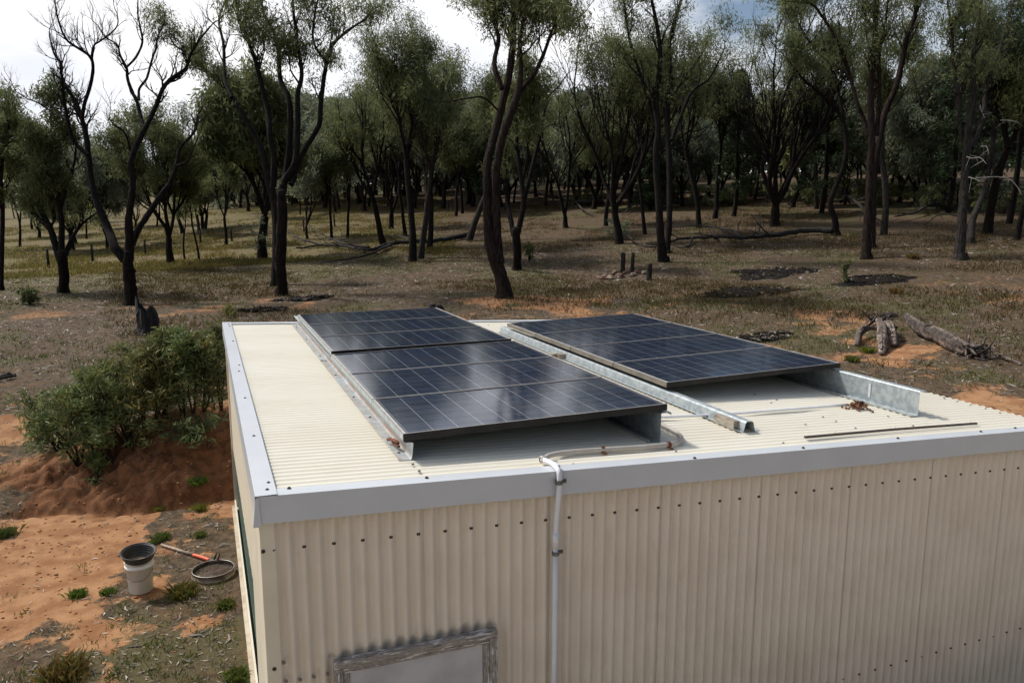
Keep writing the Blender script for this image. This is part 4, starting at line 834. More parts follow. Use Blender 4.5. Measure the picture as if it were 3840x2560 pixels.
# --- middle distance, one call per tree: (label, base pixel, height, options)
GUMS = [
 ('dense round-crowned gum tree right of the bare dead tree', (640, 987), 370, dict(stems=4, r=.24, fork=.18, spread=.5, la=LD, lv=3, kids=4)),
 ('slim sapling gum leaning beside the dense round-crowned tree', (693, 976), 700, dict(stems=2, r=.07, fork=.4, spread=.25, la=LB, lv=2)),
 ('thin leaning gum pole with a small crown, in front of the paddock fence', (747, 976), 640, dict(stems=2, r=.07, fork=.55, spread=.2, lean=(-.12, 0), la=LB, lv=2)),
 ('small vase-shaped gum tree standing alone in front of the open paddock', (848, 919), 560, dict(stems=4, r=.13, fork=.28, spread=.5, la=LD, lv=2, kids=4)),
 ('broad dome-crowned gum tree partly hidden behind the big paired trunks', (983, 969), 265, dict(stems=5, r=.3, fork=.25, spread=.55, la=LC, lv=3, kids=4)),
 ('slim dark gum tree, first trunk right of the big paired trunks', (1244, 899), 500, dict(stems=3, r=.12, fork=.35, spread=.25, la=LB)),
 ('slim dark gum tree, second trunk right of the big paired trunks', (1304, 891), 480, dict(stems=2, r=.11, fork=.4, spread=.25, la=LB)),
 ('gum tree leaning far to the left above the fallen branches', (1440, 922), 250, dict(stems=3, r=.24, fork=.3, spread=.3, lean=(-.32, .05), la=LB)),
 ('dark double gum tree behind the leaning one', (1465, 858), 330, dict(stems=4, r=.26, fork=.12, spread=.3, la=LB)),
 ('straight black gum trunk with an upright crown, left of the tall twin-trunked tree', (1547, 979), 40, dict(stems=4, r=.22, fork=.42, spread=.3, la=LA, lv=3)),
 ('grey gum trunk leaning to the right beside the straight black one', (1577, 970), 200, dict(stems=3, r=.2, fork=.3, spread=.25, lean=(.16, .08), la=LB, bark='bark_grey')),
 ('dark gum tree close behind the grey leaning trunk', (1612, 931), 150, dict(stems=3, r=.2, fork=.28, spread=.3, lean=(.12, .1), la=LB)),
 ('slender gum tree half hidden behind the straight black trunk', (1520, 884), 350, dict(stems=2, r=.14, fork=.4, spread=.2, la=LB)),
 ('left one of two slim gum trunks standing close together in the clearing', (1710, 812), 430, dict(stems=3, r=.16, fork=.4, spread=.3, la=LC)),
 ('right one of two slim gum trunks standing close together in the clearing', (1734, 800), 420, dict(stems=3, r=.17, fork=.4, spread=.3, la=LC)),
 ('gum tree with a trunk bowed to the right, left of the tall twin-trunked tree', (1760, 902), 230, dict(stems=3, r=.23, fork=.4, spread=.35, lean=(.22, .12), la=LB, bark='bark_grey')),
 ('forked gum tree whose two thin stems cross, right of the fan-stemmed tree', (2122, 855), 250, dict(stems=2, r=.2, fork=.08, spread=.16, la=LB)),
 ('slim gum tree left of the wide vase-shaped one, in deep shade', (2272, 847), 330, dict(stems=3, r=.17, fork=.25, spread=.3, la=LB)),
 ('wide vase-shaped gum tree with many black stems above the green shrub', (2322, 914), 60, dict(stems=6, r=.26, fork=.16, spread=.42, la=LA, lv=3)),
 ('thin gum tree just left of the two close dark trunks', (2418, 878), 200, dict(stems=2, r=.14, fork=.3, spread=.25, la=LB)),
 ('slim black gum trunk left of the cone-shaped cypress', (2620, 855), 100, dict(stems=3, r=.19, fork=.4, spread=.3, la=LB)),
 ('gum trunk leaning right beside the cone-shaped cypress', (2681, 820), 200, dict(stems=3, r=.2, fork=.35, spread=.3, lean=(.1, 0), la=LB)),
 ('vase-shaped gum tree with a tight bundle of steep stems, right of the cypress', (2905, 848), -40, dict(stems=7, r=.34, fork=.1, spread=.34, la=LA, lv=3)),
 ('pale grey gum trunk between the bundle of stems and the crooked tree', (3060, 784), 330, dict(stems=2, r=.18, fork=.5, spread=.2, la=LB, bark='bark_grey')),
 ('straight slim gum trunk right behind the tall forked one', (3313, 880), 90, dict(stems=3, r=.19, fork=.5, spread=.25, la=LB, bark='bark_grey')),
 ('straight dark trunk with a heavy dark crown at the right edge', (3702, 876), 60, dict(stems=4, r=.24, fork=.4, spread=.4, la=LB, leafm='leaf_dark', kids=4)),
 ('silvery grey-green gum tree with a full crown, right of the tall forked one', (3528, 775), 150, dict(stems=5, r=.26, fork=.2, spread=.5, la=LC, leafm='leaf_grey', kids=4)),
 ('gum tree in front of the deep shade at the right edge, thin forked stem', (3815, 900), 100, dict(stems=3, r=.15, fork=.3, spread=.35, la=LB)),
 ('slim gum tree on the paddock side, between the low spreading tree and the left edge', (120, 860), 520, dict(stems=3, r=.14, fork=.25, spread=.45, la=LC)),
]
for q, (lb, bp, h, kw) in enumerate(GUMS): gum('gum_tree', lb, bp, h, 100 + q, **kw)

def cypress(label, base, h, w, seed, loc=None, trunk=.18):
    rng = np.random.default_rng(seed); g = gp(*base)
    e = thing('cypress_tree', g, label, 'tree')
    mb = MB(); zz = np.linspace(-.2, h * .93, 9)
    mb.tube(np.stack([.12 * np.sin(zz), .1 * np.cos(zz * .7), zz], 1), np.linspace(.17, .03, 9), 7)
    c = [];
    for q in range(170):
        u = rng.random() ** .8; z = h * (trunk + (1 - trunk) * u); prof = math.sin(min(1, (1 - u) * 1.6) * 1.57) * (1 - .25 * (u < .1))
        a = rng.uniform(0, 6.28); rr = w * prof * rng.uniform(.35, 1.05); c.append((rr * math.cos(a), rr * math.sin(a), z))
    for q in range(46):
        p = c[rng.integers(len(c))]; b0 = np.array([0, 0, p[2] - .25]); mb.tube(np.array([b0, np.array(p) * .6 + b0 * .4, p]), [.03, .02, .01], 3)
    mb.obj('trunk', M['bark'], e, smooth=True)
    leaves(rng, c, 60, .3, .26, aspect=.28, droop=-.25, var=.35).obj('crown', M['leaf_dark'], e)
cypress('cone-shaped dark cypress tree in the shade, right of the close dark trunks', (2755, 812), 9.3, 1.5, 301)
cypress('broad dark cypress behind the crooked gum tree', (3085, 800), 11.5, 2.3, 302, trunk=.06)
cypress('narrow dark cypress whose tip pokes up beside the silvery gum', (3560, 800), 13.5, 1.5, 303, trunk=.1)
cypress('big dark cypress filling the right edge of the view', (3790, 840), 13.5, 2.6, 304, trunk=.06)
cypress('small dark cypress in the gap left of the bundle of stems', (2440, 790), 6.0, 1.3, 305, trunk=.05)
cypress('dark cypress low in the shade behind the fan-stemmed tree', (1830, 800), 6.8, 1.5, 306, trunk=.08)

# --- deeper forest: individual trees, four shapes copied over the rise
def copy_tree(o, loc, rot, s, label, group):
    c = o.copy(); COL.objects.link(c); c.location = loc; c.rotation_euler = (0, 0, rot); c.scale = (s, s, s * 1.02)
    c['label'] = label; c['group'] = group
    for ch in o.children:
        k = ch.copy(); COL.objects.link(k); k.parent = c
    return c
FL = 'gum tree deep in the shaded forest, dull crown showing between the nearer trees'
FG = 'trees of the forest interior'
HP = []; protos = []; rngf = np.random.default_rng(77)
spots = []
for q in range(4000):
    if len(spots) >= 112: break
    px = rngf.uniform(880, 4000); py = rngf.uniform(700, 800) - (px - 1300) * .012
    g = gp(px, py)
    if all(np.hypot(g[0] - a, g[1] - b) > 2.5 for a, b in spots) and 42 < np.hypot(g[0], g[1]) < 105: spots.append((g[0], g[1]))
def forest_h(x, y):
    g = np.array([x, y, float(H(x, y))]); D = depth_of(g); zp = CZ + D * (785 - rngf.uniform(330, 450)) / FPX
    return max(4.5, zp - g[2])
for q in range(6):
    x, y = spots[q]
    HP.append(forest_h(x, y)); protos.append(gum('forest_gum', FL, None, HP[q], 400 + q, stems=[3, 4, 2, 5, 3, 4][q], r=.14, fork=[.2, .14, .25, .1, .28, .18][q], spread=[.45, .55, .4, .5, .45, .6][q], lv=3,
                      la=dict(LC, per=34, spread=.55, size=.38, lo=.14, keep=.68), leafm='leaf_grey' if q in (1, 3, 5) else 'leaf', group=FG, kids=3, loc=(x, y), bark='bark_grey' if q == 4 else 'bark'))
for q, (x, y) in enumerate(spots[6:]):
    copy_tree(protos[q % 6], (x, y, float(H(x, y))), rngf.uniform(0, 6.28), forest_h(x, y) / HP[q % 6], FL, FG)
# left: tree line across the paddock
PL = 'small far tree of the tree line across the straw-coloured paddock'; PG = 'tree line beyond the paddock'
for q in range(16):
    a = rngf.uniform(-.24, .17); r_ = rngf.uniform(95, 150); x, y = CX + r_ * math.sin(a), CY + r_ * math.cos(a)
    copy_tree(protos[q % 6], (x, y, float(H(x, y)) - .3), rngf.uniform(0, 6.28), rngf.uniform(.42, .62), PL, PG)

ML = 'dull green gum tree standing out in the paddock among others like it'; MG = 'scattered trees of the paddock'
for q in range(16):
    a = rngf.uniform(-.22, .16); r_ = rngf.uniform(58, 92); x, y = CX + r_ * math.sin(a), CY + r_ * math.cos(a)
    copy_tree(protos[q % 6], (x, y, float(H(x, y)) - .1), rngf.uniform(0, 6.28), rngf.uniform(5.0, 8.5) / HP[q % 6], ML, MG)
# --- the wood behind everything, too dense to count
def far_wood():
    rng = np.random.default_rng(91); mb = MB(); C = []
    for q in range(420):
        a = rng.uniform(.02, 1.05) if q < 340 else rng.uniform(-.3, .1)
        r_ = rng.uniform(104, 150) if q < 340 else rng.uniform(170, 300)
        x, y = CX + r_ * math.sin(a), CY + r_ * math.cos(a); z = float(H(x, y)); h = rng.uniform(6, 12.) if q < 340 else rng.uniform(3, 6)
        mb.tube(np.array([[x, y, z - .5], [x + rng.normal() * .4, y, z + h * .5], [x + rng.normal() * .6, y, z + h * .8]]), [.2, .15, .06], 4)
        n = 26; u = rng.random(n); th = rng.uniform(0, 6.28, n); rr = h * .3 * np.sqrt(rng.random(n)) * np.sin(np.clip(u * .85 + .15, 0, 1) * 3.0)
        C.append(np.stack([x + rr * np.cos(th), y + rr * np.sin(th), z + h * (.04 + .96 * u)], 1))
    for q in range(130):                                                # unseen trees added round behind the camera to block low sky light
        a = rng.uniform(1.5, 5.2); r_ = rng.uniform(22, 40) if 2.2 < a < 4.6 else rng.uniform(38, 60); x, y = CX + r_ * math.sin(a), CY + r_ * math.cos(a); z = float(H(x, y)); h = rng.uniform(8, 13)
        mb.tube(np.array([[x, y, z - .5], [x + rng.normal() * .4, y, z + h * .8]]), [.2, .08], 4); n = 18; u = rng.random(n); th = rng.uniform(0, 6.28, n); rr = h * .3 * np.sqrt(rng.random(n))
        C.append(np.stack([x + rr * np.cos(th), y + rr * np.sin(th), z + h * (.1 + .9 * u)], 1))
    o = leaves(rng, np.concatenate(C), 15, .8, .8, aspect=.36, droop=.3, var=.4)
    b = mb.obj('distant_wood_trunks', M['bark']); l = o.obj('distant_wood', M['leaf_grey'])
    tag(l, 'dense far wood of grey-green crowns closing off the view behind the nearer trees', 'woodland', kind='stuff')
    b.parent = l; b.name = 'trunks'
far_wood()
def shrub(name, label, cat, px, py, h, w, seed, matl='leaf', per=30, size=.16, n=40, group=None):
    rng = np.random.default_rng(seed); g = gp(px, py); e = thing(name, g, label, cat, group); mb = MB(); c = []
    for q in range(n):
        a = rng.uniform(0, 6.28); u = rng.random(); p = np.array([w * .5 * math.cos(a) * math.sqrt(rng.random()), w * .5 * math.sin(a) * math.sqrt(rng.random()), h * (.2 + .8 * u)])
        c.append(p)
        if q < 14: mb.tube(spline([[0, 0, -.05], p * [.4, .4, .5], p], 3), np.linspace(.018, .004, 7), 4)
    mb.obj('stem', M['bark'], e, smooth=True)
    leaves(rng, c, per, min(h, w) * .13, size, aspect=.22, droop=.0).obj('foliage', M[matl], e)
shrub('grey_shrub', 'pale grey-green shrub at the foot of the big paired trunks', 'shrub', 975, 968, 2.3, 1.3, 501, 'leaf_grey')
shrub('green_shrub', 'dull green shrub under the wide vase-shaped gum', 'shrub', 2318, 900, 1.1, 1.3, 502, 'leaf_grey')
shrub('green_shrub', 'small bright green bush on the bare ground left of the charred stump', 'shrub', 110, 1140, .5, .5, 503)
shrub('green_shrub', 'thin upright green shoot on the burnt clearing at right', 'shrub', 3168, 1062, .75, .2, 504, n=16)
shrub('green_shrub', 'small green seedling right of the tall twin-trunked tree', 'shrub', 1985, 980, .9, .35, 505, n=20)
OL = [('olive shrub left of the cone-shaped cypress', 2660, 775, 1.5, 3.2), ('olive shrub under the cone-shaped cypress', 2740, 770, 1.2, 2.6), ('olive shrub behind the pale grey trunk', 2960, 770, 1.6, 4.),
      ('wide olive shrub behind the tall forked trunks', 3190, 765, 1.8, 4.2), ('olive shrub right of the straight slim trunk', 3330, 770, 1.4, 3.5), ('olive shrub behind the two close dark trunks', 2540, 745, 1.4, 3),
      ('olive shrub left of the wide vase-shaped gum', 2200, 770, 1.3, 3.2), ('low olive shrub between the bundle of stems and the cypress', 2820, 745, 1.5, 4.), ('olive shrub far back between the forked and the spreading tree', 3430, 745, 1.7, 4.5),
      ('olive shrub behind the spreading tree at the right edge', 3560, 790, 1.5, 4.), ('olive shrub under the straight dark trunk at the right edge', 3760, 800, 1.6, 3.5)]
for q, (lb, px, py, h, w) in enumerate(OL): shrub('understorey_shrub', lb, 'shrub', px, py, h, w, 510 + q, 'leaf', per=34, size=.3, n=44, group='olive shrubs of the forest floor')
# ---------------------------------------------------------------- fallen timber, stump, ash, posts
def fallen(name, label, main, twigs, seed, w, k=1., off=(0, 0), matl='char', lift=.15, n=5, cat='fallen tree'):
    """a dead tree lying on the ground along ground pixels (x, y, height above ground)"""
    t = Tree(seed); rng = t.rng
    def line(pts, w0, w1):
        P = []
        for p in pts:
            g = gp(off[0] + p[0] * k, off[1] + p[1] * k); g[2] += p[2] if len(p) > 2 else lift; P.append(g)
        P = spline(P, 4); P[:, 2] += rng.normal(size=len(P)) * .02; return P, np.linspace(w0, w1, len(P))
    P, R = line(main, w, w * .3); t.br.append((P, R, 4))
    for q in range(len(P) // 3, len(P) - 1, 2):
        T = unit(P[q + 1] - P[q]); a = rng.uniform(.5, 1.0); ax = unit(np.array([rng.normal(), rng.normal(), abs(rng.normal()) * .5]))
        t.grow(P[q], T * math.cos(a) + ax * math.sin(a), rng.uniform(.5, 1.3), R[q] * .45, 1, -.03, .2, .6, 2)
    for tw in twigs:
        Q, R2 = line(tw, w * .45, w * .12); t.br.append((Q, R2, 4))
        for q in range(2, len(Q) - 1, 2):
            T = unit(Q[q + 1] - Q[q]); ax = unit(np.array([rng.normal(), rng.normal(), rng.normal() * .5 + .2]))
            t.grow(Q[q], T * .6 + ax * .7, rng.uniform(.4, 1.), R2[q] * .5, 1, -.02, .22, .6, 2)
    g = np.array([*P[0][:2], float(H(*P[0][:2]))])
    o = t.wood().obj(name, M[matl], smooth=True, loc=g); return tag(o, label, cat)
fallen('fallen_tree', 'long black fallen tree lying behind the left solar array', [(690, 1120, .2), (600, 1140, .22), (530, 1150, .25), (430, 1160, .3), (330, 1165, .25), (230, 1195, .25), (110, 1170, .2), (0, 1165, .15), (-110, 1180, .15)],
       [[(330, 1170, .25), (240, 1210, .2), (120, 1235, .15), (0, 1245, .1)], [(230, 1190, .3), (100, 1180, .5), (-20, 1130, .7), (-70, 1090, .9)], [(10, 1165, .2), (-90, 1160, .5), (-160, 1135, .8)], [(420, 1150, .3), (350, 1125, .35)]], 601, .17, K2, Z2)
fallen('fallen_tree', 'long black fallen tree lying between the close dark trunks and the crooked tree', [(775, 1107, .25), (700, 1105, .25), (620, 1112, .28), (540, 1125, .25), (440, 1130, .22), (360, 1140, .25), (230, 1140, .3), (120, 1140, .25), (0, 1150, .15), (-70, 1160, .1)],
       [[(350, 1140, .25), (300, 1125, .5), (180, 1105, .5), (40, 1095, .35), (-60, 1090, .3)], [(430, 1128, .25), (440, 1085, .9)], [(230, 1140, .2), (200, 1105, .5)], [(120, 1145, .2), (90, 1170, .1), (20, 1165, .1)]], 602, .17, K2, Z3)
fallen('fallen_tree', 'fallen black log with upturned branches deep in the shade left of the vase-shaped gum', [(1330, 968, .35), (1240, 972, .4), (1150, 965, .5), (1060, 950, .6), (980, 940, .8)],
       [[(1200, 970, .4), (1240, 1005, .3), (1290, 1025, .15)], [(1090, 955, .5), (1150, 1010, .2)]], 603, .2, K2, Z2)
fallen('fallen_tree', 'fallen black branch to the right of the close dark trunks, in deep shade', [(1706, 970, .3), (1600, 968, .35), (1500, 965, .4), (1420, 955, .5)], [[(1500, 965, .4), (1450, 1000, .3), (1420, 1020, .1)]], 604, .16, K2, Z2)
fallen('broken_bough', 'broken bough hanging from the crooked tree with a pale torn end', [(815, 1020, .9), (840, 1000, 1.1), (900, 1025, .8), (960, 1050, .45), (1050, 1075, .1)], [], 605, .12, K2, Z3, cat='branch')
fallen('fallen_tree', 'fallen pale-tipped branches on the slope left of the spreading tree at the right edge', [(1365, 945, .9), (1290, 975, .6), (1200, 1015, .4), (1130, 1035, .3), (1070, 1050, .4)],
       [[(1370, 1050, .4), (1280, 1045, .4), (1210, 1075, .15)], [(1240, 1000, .4), (1245, 940, 1.0), (1270, 905, 1.4)], [(1200, 1015, .4), (1150, 950, .9), (1110, 925, 1.1)]], 606, .11, K2, Z3, matl='bark_grey')
fallen('fallen_branch', 'thin dark fallen branch left of the posts, at the foot of the vase-shaped gum', [(1580, 1170, .1), (1520, 1165, .12), (1460, 1140, .2), (1410, 1090, .5)], [[(1470, 1145, .15), (1440, 1100, .4)]], 607, .06, K2, Z2, cat='branch')

def stump():
    g = gp(556, 1254); D = depth_of(g); s_ = D / FPX; rng = np.random.default_rng(11); mb = MB()
    k = 26; an = np.arange(k) * 2 * math.pi / k
    flute = 1 + .13 * np.sin(an * 3 + .7) + .09 * np.sin(an * 7 + 2) + .05 * rng.normal(size=k)
    rim = 100 + 7 * np.sin(an * 2 + 1.2) + 5 * rng.normal(size=k)                     # torn, burnt-out rim
    for a0, h0, w0 in ((2.9, 44, .42), (2.2, 20, .4), (.35, 40, .09), (4.4, 10, .3)): rim += h0 * np.exp(-((np.angle(np.exp(1j * (an - a0)))) / w0) ** 2)
    V = []; us = [-.1, .04, .14, .3, .5, .7, .86, 1.0]; ws = [50, 47, 41, 37, 36, 34, 31, 26]
    for u, w_ in zip(us, ws):
        rr = w_ * (flute * (1 + .05 * rng.normal(size=k))); z = u * (rim if u > .5 else rim * u / .5 * .9 + 92 * (1 - u / .5)) 
        V.append(np.stack([rr * np.cos(an) - 6 * max(0, u) ** 2, rr * np.sin(an), z], 1))
    for f_, dz in ((.72, -6), (.6, -40)): V.append(np.stack([26 * f_ * flute * np.cos(an) - 6, 26 * f_ * flute * np.sin(an), np.minimum(rim + dz, 95 + dz * .8)], 1))
    V = np.array(V).reshape(-1, 3) * s_; n_r = len(us) + 2; ii = np.arange(n_r - 1)[:, None] * k; jj = np.arange(k)[None]
    mb.add(V, [np.stack([ii + jj, ii + (jj + 1) % k, ii + k + (jj + 1) % k, ii + k + jj], -1).reshape(-1, 4), (np.arange(k) + (n_r - 1) * k)[None]])
    o = mb.obj('charred_stump', M['char'], smooth=False); o.location = g
    tag(o, 'black burnt-out stump with a jagged hollow top, on the bare ground', 'stump')
    mb = MB(); g = gp(1618, 1175); s_ = depth_of(g) / FPX
    mb.tube(np.array([[0, 0, -.1], [0, 0, 16 * s_], [.01, 0, 36 * s_]]), np.array([20, 17, 15]) * s_, 12, cap=True, rough=.08, rng=rng)
    mb.tube(np.array([[22 * s_, 0, 30 * s_], [34 * s_, 0, 20 * s_], [52 * s_, 0, 0]]), np.array([8, 9, 5]) * s_, 7, cap=True, rough=.1, rng=rng)
    o = mb.obj('burnt_stump', M['char'], smooth=True); o.location = g
    tag(o, 'low black burnt stump showing just over the far end of the left solar array', 'stump')
stump()
def posts():
    rng = np.random.default_rng(12)
    for (px, py, hp, wp, lean, lb) in ((2335, 1020, 72, 17, .01, 'left one of two old posts behind the stone fire ring'), (2371, 1018, 70, 14, .03, 'right one of two old posts behind the stone fire ring'), (2434, 1050, 62, 21, -.01, 'short thick old post right of the stone fire ring')):
        g = gp(px, py); s_ = depth_of(g) / FPX; mb = MB(); zz = np.linspace(-.1, 1, 6) * hp * s_
        mb.tube(np.stack([zz * lean, 0 * zz, zz], 1), np.linspace(1.05, .92, 6) * wp * s_ * .5, 10, cap=True, rough=.06, rng=rng)
        o = mb.obj('wooden_post', M['bark_grey'], smooth=True); o.location = g; tag(o, 'weathered dark wooden post, ' + lb, 'post')
    # ring of stones and broken bricks with a heap of sticks
    g0 = gp(2330, 1035); e = thing('fire_ring', g0, 'low fire ring of pale and reddish stones between the old posts', 'fire ring')
    sm = [mat('ring_stone', (.24, .195, .145), (.15, .12, .09), 9, .9, bmp=.3), mat('ring_brick', (.17, .085, .055), (.11, .055, .04), 9, .9, bmp=.3)]
    for q in range(17):
        a = q / 17 * 6.283 + rng.normal() * .1; mb = MB(); s_ = rng.uniform(.09, .19)
        V = rng.normal(size=(14, 3)); V /= np.linalg.norm(V, axis=1)[:, None]
        blob(mb, rng, s_, (1.2, .9, .65))
        o = mb.obj('stone', sm[q % 2], e); x, y = .95 * math.cos(a) + rng.normal() * .08, .55 * math.sin(a) + rng.normal() * .06
        o.location = (x, y, float(H(g0[0] + x, g0[1] + y)) - g0[2] + s_ * .3); o.rotation_euler = (0, 0, rng.uniform(0, 6))
def blob(mb, rng, s_, sq=(1, 1, 1), col=None, k=8, m=5, rough=.18):
    th = np.linspace(0, math.pi, m); prof = np.stack([np.sin(th), -np.cos(th)], 1); a = np.arange(k) * 2 * math.pi / k
    V = np.stack([prof[:, :1] * np.cos(a), prof[:, :1] * np.sin(a), np.repeat(prof[:, 1:], k, 1)], -1)
    V = V * (1 + rough * rng.normal(size=(m, k, 1))); V[0] = V[0].mean(0); V[-1] = V[-1].mean(0)
    V = V.reshape(-1, 3) * np.array(sq) * s_
    i = np.arange(m - 1)[:, None] * k; j = np.arange(k)[None]; j2 = (j + 1) % k
    mb.add(V, np.stack([i + j, i + j2, i + k + j2, i + k + j], -1).reshape(-1, 4), col)
posts()
def ash(label, px, py, rx, ry, seed, white=.2):
    white *= .4; rx *= 1.15; ry *= 1.15
    rng = np.random.default_rng(seed); g = gp(px, py); mb = MB(); k = 28; rings = 6
    V = [[0, 0, .05]]; F = []
    an = np.arange(k) * 2 * math.pi / k; edge = 1 + .22 * np.sin(an * 3 + seed) + .15 * rng.normal(size=k)
    for r_ in range(1, rings + 1):
        u = r_ / rings
        for q in range(k):
            x, y = rx * u * edge[q] * math.cos(an[q]), ry * u * edge[q] * math.sin(an[q])
            V.append([x, y, float(H(g[0] + x, g[1] + y)) - g[2] + .05 * (1 - u ** 2) + (.012 if u < 1 else -.02) + rng.random() * .012])
    F.append(np.array([[0, 1 + q, 1 + (q + 1) % k] for q in range(k)]))
    F.append(np.array([[1 + r_ * k + q, 1 + (r_ + 1) * k + q, 1 + (r_ + 1) * k + (q + 1) % k, 1 + r_ * k + (q + 1) % k] for r_ in range(rings - 1) for q in range(k)]))
    mb.add(V, F, (.9, .9, .9))
    for q in range(220):
        u = math.sqrt(rng.random()); a = rng.uniform(0, 6.28); L = rng.uniform(.04, .2); d = unit(np.array([rng.normal(), rng.normal(), rng.normal() * .25]))
        x, y = rx * u * math.cos(a) * .95, ry * u * math.sin(a) * .95; c = np.array([x, y, float(H(g[0] + x, g[1] + y)) - g[2] + .06])
        sh = rng.uniform(5, 16) * np.array([1, .95, .85]) if rng.random() < white else rng.uniform(.4, 1.4) * np.ones(3)
        mb.tube(np.array([c - d * L / 2, c + d * L / 2]), rng.uniform(.006, .02), 4, col=sh, cap=True)
    o = mb.obj('ash_heap', M['ash']); o.location = g; tag(o, label, 'ash heap')
M['ash'] = mat('ash_and_charcoal', (.014, .013, .012), (.026, .022, .02), 6, 1., attr=True, spec=.03)
M['pale_ash'] = mat('pale_ash', (.03, .03, .03), (.05, .05, .05), 6, .95, attr=True)
ash('burnt black ash patch, farther of the two left ones in the clearing', 2895, 1022, 1.5, 1.1, 21, .22)
ash('burnt black ash patch with pale chips, nearer of the two left ones', 2812, 1094, 1.5, .95, 22, .25)
ash('burnt black ash patch, rightmost one of the clearing', 3272, 1053, 1.35, .8, 23, .25)
ash('small black ash patch behind the far left part of the roof', 985, 1164, .75, .45, 24, .35)
ash('pale grey ash patch at the foot of the big paired trunks', 1140, 1123, .95, .4, 25, .85)
ash('patch of pale ash and charcoal showing behind the right solar array', 2850, 1272, .85, .4, 26, .75)

def log_thing(name, label, pts, seed, roots=0, rootpx=None, wmul=1.):
    rng = np.random.default_rng(seed); mb = MB()
    P = []; R = []
    for (px, py, z, w) in pts:
        g = gp(px, py); s_ = depth_of(g) / FPX; P.append(g + [0, 0, z]); R.append(w * s_ * .43 * wmul)
    P = spline(P, 5); R = np.interp(np.linspace(0, 1, len(P)), np.linspace(0, 1, len(R)), R)
    cc = np.repeat(rng.uniform(.5, 2.1, (1, 14)), len(P), 0) * rng.uniform(.8, 1.25, (len(P), 14))
    fl = rng.uniform(.72, 1.25, 14)                                  # fluted by the grain
    cc = np.clip(cc * (fl[None] ** 1.5), .25, 3)
    n0 = len(mb.V); mb.tube(P, R, 14, cap=True, rough=.10, rng=rng, col=(cc[..., None] * np.array([1, .97, .95])).reshape(-1, 3))
    Vt = mb.V[n0].reshape(len(P), 14, 3); cP = P[:, None].astype(np.float32); mb.V[n0] = (cP + (Vt - cP) * fl[None, :, None]).reshape(-1, 3).astype(np.float32)
    for q in range(int(8 + roots * .4)):                               # loose split strips along the side
        k0 = rng.integers(0, max(1, len(P) - 5)); a_ = rng.uniform(0, 6.28); Q = P[k0:k0 + rng.integers(4, 8)]
        off_ = np.array([math.cos(a_) * .7, math.cos(a_) * .5, abs(math.sin(a_)) * .9]); rr_ = R[k0:k0 + len(Q), None] * 1.02
        if len(Q) > 2: mb.tube(Q + off_ * rr_ + rng.normal(size=Q.shape) * .012, np.linspace(.022, .008, len(Q)), 5, col=np.ones(3) * rng.uniform(.3, 2.4))
    for q in range(roots):
        b = P[-1] + rng.normal(size=3) * .1; d = unit(np.array([rng.normal(), rng.normal(), rng.normal() * .6 - .1])); L = rng.uniform(.12, .42)
        mb.tube(np.array([b, b + d * L * .5 + rng.normal(size=3) * .06, b + d * L + rng.normal(size=3) * .1]), np.array([.05, .03, .010]) * rng.uniform(.4, 1.1), 6, rough=.1, rng=rng, col=np.ones(3) * rng.uniform(.3, 1.5))
    g = P[len(P) // 2].copy(); g[2] = float(H(g[0], g[1]))
    return tag(mb.obj(name, M['log'], smooth=True, loc=g), label, 'log')
log_thing('uprooted_log', 'big weathered grey log with a torn root end, lying at the right', [(3395, 1226, .30, 26), (3450, 1262, .22, 56), (3530, 1290, .18, 66), (3600, 1325, .16, 66), (3655, 1338, .14, 58)], 31, 46)
log_thing('split_log', 'short gnarled log piece with splayed roots, left of the big weathered log', [(3305, 1335, .02, 24), (3302, 1310, .2, 44), (3300, 1285, .34, 40), (3285, 1262, .42, 26)], 32, 12)
log_thing('log_piece', 'slender curved root lying left of the gnarled log piece', [(3212, 1300, .05, 22), (3222, 1275, .16, 26), (3250, 1262, .22, 24), (3290, 1262, .2, 16)], 33, 0)
log_thing('log_piece', 'dark broken log half right of the gnarled piece', [(3352, 1305, .05, 30), (3342, 1285, .2, 40), (3330, 1265, .3, 34), (3318, 1252, .3, 18)], 34, 7)
log_thing('log_piece', 'small flat grey piece of wood behind the big weathered log', [(3300, 1192, .03, 10), (3330, 1188, .06, 20), (3362, 1186, .03, 14)], 35, 0)
log_thing('pale_stick', 'pale barkless stick on the ground at the right edge, beyond the root end', [(3736, 1340, .05, 14), (3780, 1355, .04, 12), (3830, 1372, .03, 11)], 36, 0)
log_thing('log_piece', 'broken grey piece of wood at the left edge, on the ground beyond the bushes', [(-10, 1430, .05, 16), (25, 1425, .08, 24), (60, 1418, .05, 12)], 37, 0)

def fence():
    P = []
    px = [(-60, 1000, 60), (183, 1003, 62), (347, 980, 55), (545, 958, 48), (752, 917, 46), (870, 905, 34), (1000, 885, 30), (1140, 868, 28), (1255, 848, 34), (1545, 805, 32), (1680, 792, 28)]
    e = thing('wire_fence', gp(183, 1003), 'old wire fence on dark wooden posts between the clearing and the paddock', 'fence'); g0 = gp(183, 1003)
    rng = np.random.default_rng(41); tops = []
    for (x, y, h) in px:
        g = gp(x, y); s_ = depth_of(g) / FPX; mb = MB(); zz = np.linspace(-.2, max(1.0, h * s_), 4)
        mb.tube(np.stack([zz * rng.normal() * .04, zz * 0, zz], 1), .07, 7, cap=True, rough=.08, rng=rng)
        o = mb.obj('post', M['bark_grey'], e, smooth=True); o.location = g - g0; tops.append(g)
    for z in (.35, .62, .9):
        mb = MB(); mb.tube(np.array([t + [0, 0, z] for t in tops]) - g0, .004, 3); mb.obj('wire', M['clip'], e)
fence()

